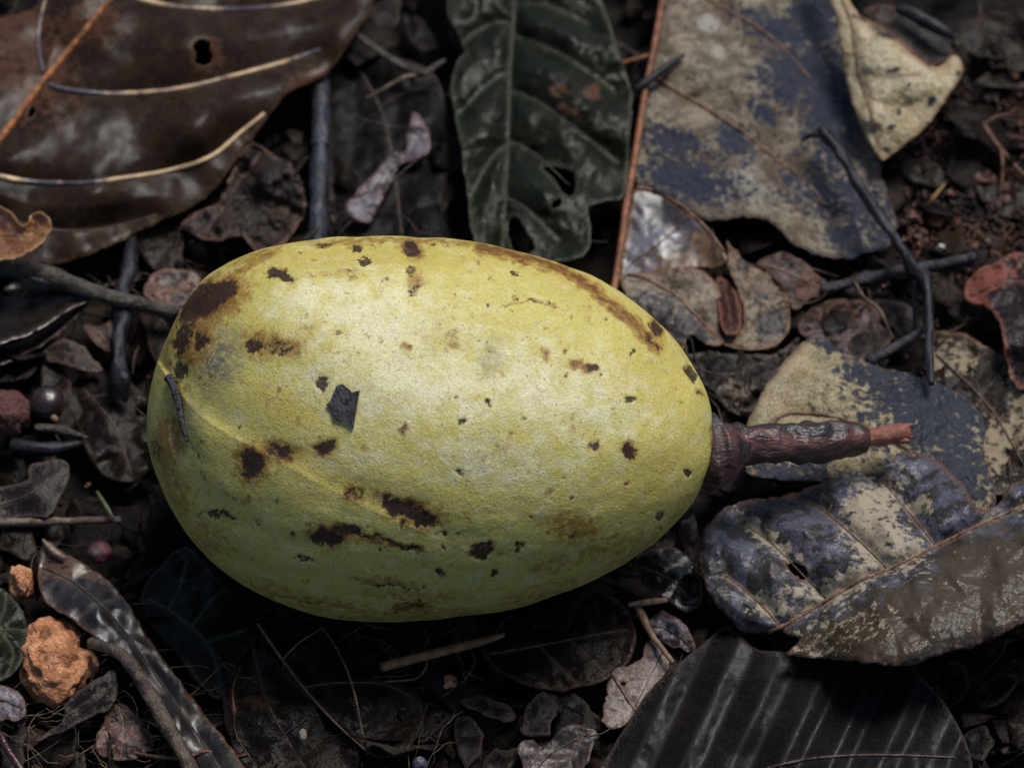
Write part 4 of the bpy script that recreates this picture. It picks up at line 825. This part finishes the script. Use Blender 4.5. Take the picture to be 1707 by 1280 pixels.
leaf('brown_leaf', 'small brown leaf curved like an eyelid beneath the blackish leaf strip',
     [(66, 590), (90, 572), (115, 566), (140, 578), (155, 598), (170, 616), (150, 620), (110, 608), (80, 602)], [(75, 592, 5), (115, 570, 8), (165, 616, 5), (110, 600, 7)], leafmat('leaf_umber', (.06, .042, .033), (.04, .028, .023), patch=(.02, .015, .013), edge=(.1, .07, .055), vein=(.07, .05, .04), rough=(.35, .6)), wob=(.8, 24), seed=36, step=3.5, veins=[vein([(72, 592), (115, 590), (165, 614)], 3, 2, VDARK, 'midrib')])
leaf('brown_leaf', 'ragged grey-pink leaf strip hanging beside the black ribbed stalk',
     [(140, 540), (165, 545), (185, 535), (192, 560), (188, 588), (172, 582), (150, 562)], [(145, 545, 7), (190, 540, 9), (185, 585, 6)], LILAC, wob=(1, 18), seed=37, step=3.5, veins=[vein([(146, 545), (168, 560), (186, 582)], 3, 2, VTAN, 'midrib')])
leaf('russet_leaf', 'russet leaf scrap behind the blunt end of the fruit',
     [(245, 470), (262, 452), (290, 448), (320, 452), (335, 470), (320, 495), (300, 510), (262, 505), (240, 492)], [(250, 475, 9), (290, 450, 7), (325, 475, 6), (265, 500, 9)], leafmat('leaf_russet', (.13, .06, .04), (.09, .05, .042), patch=(.03, .02, .017), edge=(.15, .09, .07), vein=(.16, .1, .07), rough=(.3, .55)), wob=(1.2, 20), seed=38, step=4, patches=[(285, 470, 20, 10, 0, .4)], veins=[vein([(246, 485), (285, 478), (328, 468)], 3, 2, VTAN, 'midrib')])
leaf('brown_leaf', 'dark brown leaf showing under the pointed end of the fruit',
     [(1060, 930), (1110, 910), (1150, 930), (1170, 990), (1150, 1020), (1110, 1000), (1075, 975)], [(1065, 940, 5), (1120, 915, 7), (1160, 1000, 5), (1110, 960, 9)], DARKB, wob=(1, 30), seed=39, step=5, veins=[vein([(1068, 945), (1115, 965), (1158, 1005)], 4, 2, VDARK, 'midrib')])
leaf('black_leaf', 'wrinkled blackish leaf lying between maroon scrap and pale leaf edge',
     [(1130, 600), (1180, 585), (1240, 592), (1300, 585), (1330, 560), (1320, 600), (1285, 630), (1262, 680), (1220, 690), (1190, 650), (1150, 630)], [(1140, 605, 4), (1240, 595, 6), (1310, 590, 6), (1230, 680, 5), (1220, 630, 9)], leafmat('leaf_mottled_black', (.035, .03, .03), (.055, .045, .042), patch=(.15, .12, .095), edge=(.08, .06, .05), vein=(.07, .05, .045), rough=(.25, .5), bump=.7), wob=(2, 18), seed=40, step=4, pbase=-.8, jag=2.2, patches=[(1230, 650, 24, 14, 0, .2)], veins=[vein([(1150, 610), (1220, 625), (1310, 585)], 4, 2, VDARK, 'midrib')])
leaf('black_leaf', 'flat blackish leaf in deep shade along the frayed stick beside the berry',
     [(120, 640), (180, 620), (240, 660), (260, 740), (230, 800), (170, 790), (130, 720)], [(130, 650, 1), (230, 680, 2), (200, 780, 1), (180, 700, 4)], DKB, wob=(1.4, 30), seed=41, step=6, veins=[vein([(140, 650), (190, 710), (220, 795)], 4, 2, VDARK, 'midrib')])

# ------------------------------------------------------------------ twigs, sticks, stones
def stick(name, label, pts, mat, sides=10, wob=.25, seed=0, cat='twig', parts=(), step=5, smooth=True):
    P, R_ = line3(pts, step); tv, tf = tube_geo(P, R_, sides, wob, seed); org = P.mean(0).copy(); org[2] = max(0, P[:, 2].min() - R_.max())
    if not parts:
        return tag(link(name, tv, tf, mat, None, org, smooth=smooth), label, cat)
    root = empty(name, org); link('stem', tv, tf, mat, root, org)
    for (pn, pp) in parts:
        P, R_ = line3(pp, step); tv, tf = tube_geo(P, R_, sides, wob, seed + 1); link(pn, tv, tf, mat, root, org)
    return tag(root, label, cat)
GTW = plainmat('twig_grey', (.10, .082, .062), (.05, .04, .034), (.45, .7), 240, 1.0, .0014)
stick('twig', 'grey-brown knobbly twig running under the fruit end', [(-80, 425, 16, 24), (0, 438, 16, 26), (50, 448, 15, 28), (100, 466, 14.5, 30), (160, 488, 13.5, 26), (220, 503, 12.5, 24), (280, 517, 11.5, 22), (330, 524, 11, 18)], GTW, 12, .35, 1, parts=[('side_shoot', [(90, 472, 14, 14), (70, 468, 15, 10), (52, 464, 15.5, 5)])])
STW = plainmat('twig_slate', (.032, .034, .048), (.018, .019, .026), (.3, .5), 200, .6, .0008)
stick('twig', 'straight slate-blue twig standing behind the fruit beside the crumpled leaf', [(536, 90, 5, 30), (535, 160, 6, 32), (533, 260, 7, 33), (530, 350, 8, 33), (528, 420, 8.5, 32)], STW, 14, .35, 2, parts=[('bud_scar', [(520, 240, 8, 10), (533, 238, 9, 12), (546, 240, 8, 10)])])
BTW = plainmat('twig_black', (.010, .010, .014), (.018, .017, .021), (.3, .45), 300, .5, .0006, .3)
stick('twig', 'thin black forked twig lying over the mottled leaf and pale leaf', [(1368, 214, 18, 20), (1378, 226, 18, 24), (1397, 252, 18, 19), (1430, 308, 18, 18), (1465, 360, 18, 20), (1498, 405, 18, 17), (1522, 445, 18, 22), (1540, 462, 18.5, 27), (1547, 500, 20, 17), (1549, 580, 21, 15), (1552, 640, 22, 10)], BTW, 12, .6, 3,
      parts=[('side_branch', [(1530, 470, 17, 20), (1525, 500, 14, 14), (1528, 550, 10, 10)]), ('side_branch', [(1336, 236, 15, 4), (1350, 227, 17, 9), (1374, 224, 18, 14)])])
PTW = plainmat('twig_purple', (.035, .026, .034), (.018, .014, .018), (.35, .55), 300, .7, .0008)
stick('twig', 'purplish-black stick crossing beneath the forked twig', [(1370, 484, 6, 20), (1430, 470, 7.5, 22), (1500, 452, 9, 22), (1560, 442, 10, 20), (1622, 430, 11, 21)], PTW, 12, .55, 4, parts=[('broken_end', [(1615, 431, 11, 21), (1624, 430, 11.2, 22), (1628, 429, 11.4, 14)])])
stick('twig', 'short greyish stick propped against the forked twig stem', [(1448, 602, 12, 20), (1480, 586, 13, 18), (1520, 562, 14, 15), (1545, 545, 15, 12)], PTW, 10, .2, 5, parts=[('knob', [(1446, 604, 12, 20), (1452, 600, 12.4, 24), (1460, 596, 12.6, 18)])])
OTW = plainmat('leafstalk_orange', (.24, .085, .03), (.13, .05, .025), (.3, .5), 400, .5, .0005)
stick('leafstalk', 'long thin orange leafstalk running along the mottled leaf margin', [(1112, -60, 11, 11), (1104, 0, 11.5, 12), (1090, 80, 12, 12), (1074, 160, 12, 12), (1060, 250, 12, 13), (1046, 330, 12, 14), (1035, 410, 12, 13), (1022, 490, 12, 13)], OTW, 8, .12, 6, 'leafstalk')
stick('twig', 'black broken twig bit lying across the orange leafstalk', [(1060, 150, 13, 14), (1080, 135, 14, 16), (1110, 112, 14, 14), (1140, 92, 13.5, 8)], BTW, 8, .3, 7)
stick('twig', 'small orange-brown twig poking from beneath the green leaf', [(1030, 108, 9, 8), (1060, 99, 10, 8), (1084, 92, 10.5, 7)], OTW, 8, .2, 8)
stick('straw', 'pale orange straw bit in the shade below the fruit', [(636, 1112, 11, 16), (680, 1100, 11, 17), (740, 1085, 10, 16), (800, 1070, 9, 14), (840, 1058, 8, 8)], plainmat('straw', (.26, .13, .06), (.16, .08, .04), (.4, .6), 300, .6, .0006), 8, .15, 9, 'straw')
stick('stick', 'pale frayed horizontal stick below the dull grey leaf bit', [(-60, 872, 6, 16), (0, 871, 6, 16), (60, 870, 6.5, 15), (120, 868, 6, 13), (200, 866, 5, 12)], plainmat('stick_pale', (.15, .11, .085), (.09, .05, .035), (.4, .6), 200, .8, .0008), 8, .4, 10, 'stick')
stick('root', 'thin red-brown root arching over the ground litter', [(222, 1255, 6, 7), (270, 1262, 8, 7), (310, 1262, 8.5, 8), (345, 1252, 8, 6), (380, 1262, 7, 6), (415, 1256, 6, 4)], plainmat('root_red', (.12, .045, .03), (.07, .03, .022), (.35, .55), 300), 8, .2, 11, 'root')
stick('root', 'shiny dark maroon root with a pale nick', [(-20, 1205, 8, 11), (0, 1225, 9, 12), (12, 1248, 9.5, 13), (30, 1275, 9.5, 13), (50, 1310, 9, 13)], plainmat('root_maroon', (.05, .014, .016), (.035, .012, .012), (.15, .3), 300, .4, .0005, .6), 10, .2, 12, 'root')
stick('leafstalk', 'black ribbed leafstalk hanging upright beside the fruit end', [(222, 395, 6, 22), (216, 430, 8, 30), (208, 480, 9, 26), (203, 530, 10, 26), (198, 580, 10.5, 22), (200, 620, 10, 24), (206, 645, 9, 26), (212, 668, 7, 10)], BTW, 12, .9, 13, 'leafstalk')
stick('petiole', 'thin tan bent petiole beside the bluish wrinkled scrap', [(1058, 1004, 7, 8), (1070, 1025, 8, 14), (1085, 1055, 8.5, 11), (1105, 1082, 8.5, 9), (1122, 1104, 8, 8)], plainmat('petiole_tan', (.24, .15, .09), (.16, .10, .06), (.4, .6), 300), 8, .2, 14, 'petiole')
stick('twig', 'short pinkish-tan stick end above the tan bent petiole', [(1048, 1008, 9, 8), (1080, 1003, 10, 11), (1112, 1000, 10.5, 9)], plainmat('stick_pink', (.24, .13, .09), (.14, .07, .05), (.35, .6), 300), 8, .2, 15)
stick('twig', 'dark twig sinking into shade beside the pleated leaf', [(1545, 1150, 10, 22), (1560, 1200, 10, 20), (1578, 1250, 9, 22), (1595, 1310, 9, 22)], STW, 10, .25, 16)
stick('twig', 'fine pale grass stem looping near the purplish stick', [(1425, 470, 9, 5), (1440, 495, 11, 6), (1465, 515, 12, 6), (1480, 545, 11, 5), (1488, 565, 9, 4)], FIB, 6, .1, 17)
stick('straw', 'slanting golden bark splinter on the bare reddish soil', [(1545, 345, 3, 4), (1556, 330, 6, 8), (1574, 308, 8, 4)], plainmat('splinter_gold', (.36, .2, .07), (.25, .13, .05), (.4, .6), 300), 6, .2, 18, 'bark splinter')
stick('root', 'branching rust-coloured root threading the bare soil', [(1620, 180, 4, 9), (1640, 210, 5, 10), (1665, 245, 5, 9), (1700, 285, 4, 8), (1740, 320, 4, 7)], plainmat('root_rust', (.13, .055, .035), (.08, .035, .025), (.4, .6), 300), 8, .25, 19, 'root', parts=[('rootlet', [(1668, 248, 5, 7), (1672, 280, 5, 6), (1668, 320, 4, 4)]), ('rootlet', [(1640, 210, 5, 6), (1660, 195, 6, 5), (1690, 190, 5, 3)])])
stick('twig', 'wet black stick bit glinting behind the cream leaf', [(1496, 14, 20, 18), (1530, 28, 21, 26), (1565, 48, 20.5, 24), (1590, 62, 19, 14)], BTW, 10, .2, 20)

def stone(name, label, px, py, h, r_px, mat, seed, cat, amp=.25, sub=16, freq=1.4):
    c = at(px, py, h * MM)[0]; r3 = np.array(r_px) * S
    tv, tf = lump_geo(c, r3, seed, sub, amp, freq); org = c.copy(); org[2] = max(0, tv[:, 2].min())
    return tag(link(name, tv, tf, mat, None, org), label, cat)
CLAY = plainmat('clay_orange', (.58, .275, .145), (.50, .215, .105), (.7, .9), 230, .8, .0015, .2, spot=(.36, .15, .07))
stone('clay_lump', 'crumbly orange clay lump under the wet blackish leaf', 98, 1110, 5, (60, 66, 52), CLAY, 8, 'clay lump', .42, 28, 1.0)
stone('clay_lump', 'small dull orange clay bit beside the wet leaf tip', 36, 972, 4, (20, 30, 30), CLAY, 5, 'clay lump', .3, 14)
stone('clay_lump', 'tiny orange clay crumb in dark shade below the straw', 748, 1140, 4, (16, 15, 17), CLAY, 7, 'clay lump', .25, 10)
stone('stone', 'rough purplish-red stone beside the dark round berry', 4, 690, 8, (46, 36, 42), plainmat('stone_red', (.16, .06, .055), (.10, .04, .038), (.5, .7), 300, 1.0, .0015, .4), 9, 'stone', .25, 20)
BERRY = plainmat('berry', (.018, .010, .010), (.028, .013, .012), (.3, .42), 200, .15, .0004, .6)
c = at(78, 672, 8 * MM)[0]; org = c - [0, 0, .005]
br = empty('berry', org); tag(br, 'glossy dark maroon round berry beside the purplish-red stone', 'berry')
tv, tf = lump_geo(c, np.array([31, 31, 30]) * S, 11, 16, .05); link('berry_flesh', tv, tf, BERRY, br, org)
P, R_ = line3([(88, 694, 8, 12), (92, 698, 8, 12), (95, 702, 7.5, 8)], 2); tv, tf = tube_geo(P, R_, 7, .3); link('stem_scar', tv, tf, VTAN, br, org)
stone('seed', 'smooth pink and crimson seed half hidden beneath the wet leaf', 166, 920, 3.5, (22, 20, 13), plainmat('seed_pink', (.08, .045, .048), (.06, .034, .036), (.45, .6), 200, .3, .0004, .5, spot=(.16, .02, .03)), 13, 'seed', .12, 12)
stone('seed', 'tiny pale bud on the blackish leaf', 505, 1224, 11, (7, 11, 9), plainmat('seed_pale', (.3, .26, .19), (.2, .15, .09), (.4, .6), 300), 15, 'bud', .2, 8)
stone('pebble', 'tiny white pebble on the reddish soil near the forked twig', 1568, 414, 5, (8, 7, 8), plainmat('pebble_white', (.45, .43, .38), (.3, .28, .25), (.4, .6), 300), 17, 'pebble', .25, 8)
stone('pebble', 'small wet bluish pebble glinting on the litter', 700, 1272, 6, (12, 10, 12), plainmat('pebble_wet', (.12, .12, .15), (.07, .07, .09), (.1, .2), 300, .3), 19, 'pebble', .25, 8)

BROWNST = plainmat('strap_brown', (.10, .07, .05), (.045, .03, .026), (.35, .55), 260, .8, .0008, .4, stretch=(1, 1, 1))
stick('strap', 'flat brown fibrous strap lying along the wet blackish leaf', [(150, 1070, 12, 18), (200, 1090, 14.5, 22), (232, 1130, 15, 24), (262, 1180, 14.5, 26), (296, 1240, 13, 26), (330, 1310, 11, 24)], BROWNST, 10, .3, 31, 'plant strap')
stick('stick', 'short grey stick lying under the dark round berry', [(60, 712, 6, 14), (95, 716, 7, 16), (125, 724, 7, 12), (145, 730, 6, 7)], GTW, 8, .3, 32, 'stick')
stick('stick', 'glossy black stick lying just above the dull grey leaf bit', [(20, 742, 7, 22), (60, 748, 8, 26), (100, 746, 8, 22), (135, 738, 7, 8)], BTW, 9, .2, 33, 'stick')
stick('stick', 'dark crooked stick in the gap between large leaf and green leaf', [(590, 55, 9, 12), (630, 85, 10, 14), (670, 110, 10, 14), (705, 122, 10, 16), (730, 108, 11, 10), (742, 100, 11, 5)], GTW, 8, .3, 34, 'stick')
stick('straw', 'curved tan straw in the dark gap beside the crooked stick', [(608, 165, 7, 3), (640, 148, 9, 7), (672, 130, 10, 9), (694, 126, 10, 6)], FIB, 6, .2, 35, 'straw')
stick('grass_blade', 'tiny green grass bit beside the pale horizontal stick', [(162, 820, 6, 6), (176, 842, 8, 8), (190, 866, 7, 5)], plainmat('grass_bit', (.12, .15, .06), (.08, .10, .04), (.35, .5), 300), 6, .1, 36, 'grass bit')
stick('root', 'thin bent root standing over the straight-ribbed leaf', [(535, 1045, 6, 4), (555, 1070, 11, 4), (578, 1115, 14, 4), (592, 1160, 14.5, 4), (602, 1210, 13, 4), (612, 1258, 9, 4)], FIB, 6, .1, 37, 'root')
stick('root', 'pale hooked rootlet curling below the orange straw', [(640, 1136, 8, 4), (668, 1134, 9, 4), (695, 1130, 10, 4), (710, 1112, 10, 4), (712, 1096, 9, 3)], FIB, 6, .1, 38, 'root')
stick('stick', 'pale splintered bit above the small dull orange clay bit', [(72, 900, 11, 6), (88, 918, 12, 11), (108, 930, 12, 6)], plainmat('splinter_pale', (.26, .19, .14), (.15, .1, .07), (.4, .6), 300), 7, .4, 39, 'splinter')
# scraps that only their place tells apart
rs_ = np.random.default_rng(44)
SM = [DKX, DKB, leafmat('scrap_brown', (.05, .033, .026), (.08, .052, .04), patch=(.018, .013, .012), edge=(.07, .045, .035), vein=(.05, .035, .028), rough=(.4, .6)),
      leafmat('scrap_grey', (.10, .08, .075), (.06, .05, .05), patch=(.02, .017, .018), edge=(.06, .045, .04), vein=(.06, .045, .04), rough=(.3, .6))]
SPOTS = [(1440, 660), (1500, 530), (1590, 500), (1620, 620), (1410, 545), (1570, 480), (1650, 560), (1130, 1150), (960, 1180), (900, 1190), (820, 1180), (780, 1230), (840, 1265), (720, 1200), (1010, 1040), (1660, 1150), (1690, 1230), (1630, 1240), (1580, 1140), (1700, 1120), (90, 640), (30, 620), (30, 905), (80, 880), (20, 1240), (120, 1265), (260, 560), (240, 430), (270, 420), (560, 30), (640, 30), (700, 60), (720, 340), (1150, 660), (1210, 700), (1200, 800), (1240, 790), (1360, 640), (1640, 60), (1690, 90), (1660, 130), (1540, 290), (1690, 330)]
NEAR = [(1480, 740, 'beside the broken stalk end'), (1560, 540, 'beside the forked twig stem'), (1490, 480, 'under the purplish crossing stick'), (1660, 520, 'against the rust-margined leaf'), (1620, 690, 'by the lichen-freckled leaf'), (1400, 570, 'by the half-buried grey leaf'), (1110, 1130, 'beside the tan bent petiole'), (940, 1120, 'near the dark chestnut leaf'), (740, 1140, 'near the orange straw bit'), (860, 1250, 'beside the ashen nibbled leaf'), (1560, 1200, 'beside the shaded dark twig'), (1680, 1060, 'under the broad mottled leaf edge'), (1720, 1240, 'beyond the pleated leaf'), (60, 680, 'by the dark round berry'), (20, 600, 'under the blackish leaf strip'), (40, 970, 'by the small dull clay bit'), (60, 868, 'under the pale horizontal stick'), (20, 1260, 'beside the shiny maroon root'), (140, 1240, 'below the slate-grey creased bit'), (200, 560, 'by the black ribbed leafstalk'), (290, 470, 'behind the russet scrap'), (600, 50, 'at the crooked stick end'), (690, 110, 'under the crooked stick bend'), (700, 260, 'beside the ashen zigzag strip'), (1180, 640, 'near the wrinkled blackish leaf'), (1230, 760, 'beneath the fruit stalk collar'), (1355, 600, 'at the cream decaying leaf edge'), (1610, 60, 'beside the wet black stick bit'), (1670, 180, 'by the branching rust root'), (1530, 260, 'at the cream leaf tip'), (1690, 330, 'on the bare reddish soil')]
for i, (cx, cy) in enumerate(SPOTS):
    L_ = rs_.uniform(34, 62); W_ = L_ * rs_.uniform(.35, .75); an = rs_.uniform(0, math.pi); m_ = 9
    aa = np.linspace(0, 2 * math.pi, m_, endpoint=False) + rs_.uniform(-.2, .2, m_); rr2 = rs_.uniform(.7, 1.1, m_)
    ox = np.cos(aa) * L_ * rr2; oy = np.sin(aa) * W_ * rr2
    ol = [(cx + x * math.cos(an) - y * math.sin(an), cy + x * math.sin(an) + y * math.cos(an)) for x, y in zip(ox, oy)]
    h0 = rs_.uniform(1, 5); ct = [(cx, cy, h0 + rs_.uniform(0, 1))] + [(x, y, h0 + rs_.uniform(-1.2, 1.2)) for x, y in ol[::2]]
    kind_ = int(rs_.choice(2)) if cy > 1100 or cx < 300 else int(rs_.choice(4, p=[.4, .35, .2, .05]))  # only the darkest colours here, painting in the shade of these areas
    nw = min(NEAR, key=lambda q_: math.dist(q_[:2], (cx, cy)))[2]
    leaf('leaf_scrap', ('shade-black', 'brownish-black', 'dull brown', 'ash-grey')[kind_] + (' small' if L_ < 43 else ' large' if L_ > 53 else '') + (' long' if W_ < L_ * .55 else ' rounded') + ' leaf scrap ' + nw, ol, ct, SM[kind_], wob=(.9, 24), seed=60 + i, step=6, jag=2.5, pbase=-.9, group='dull leaf scraps sunk in the litter', cat='leaf scrap')
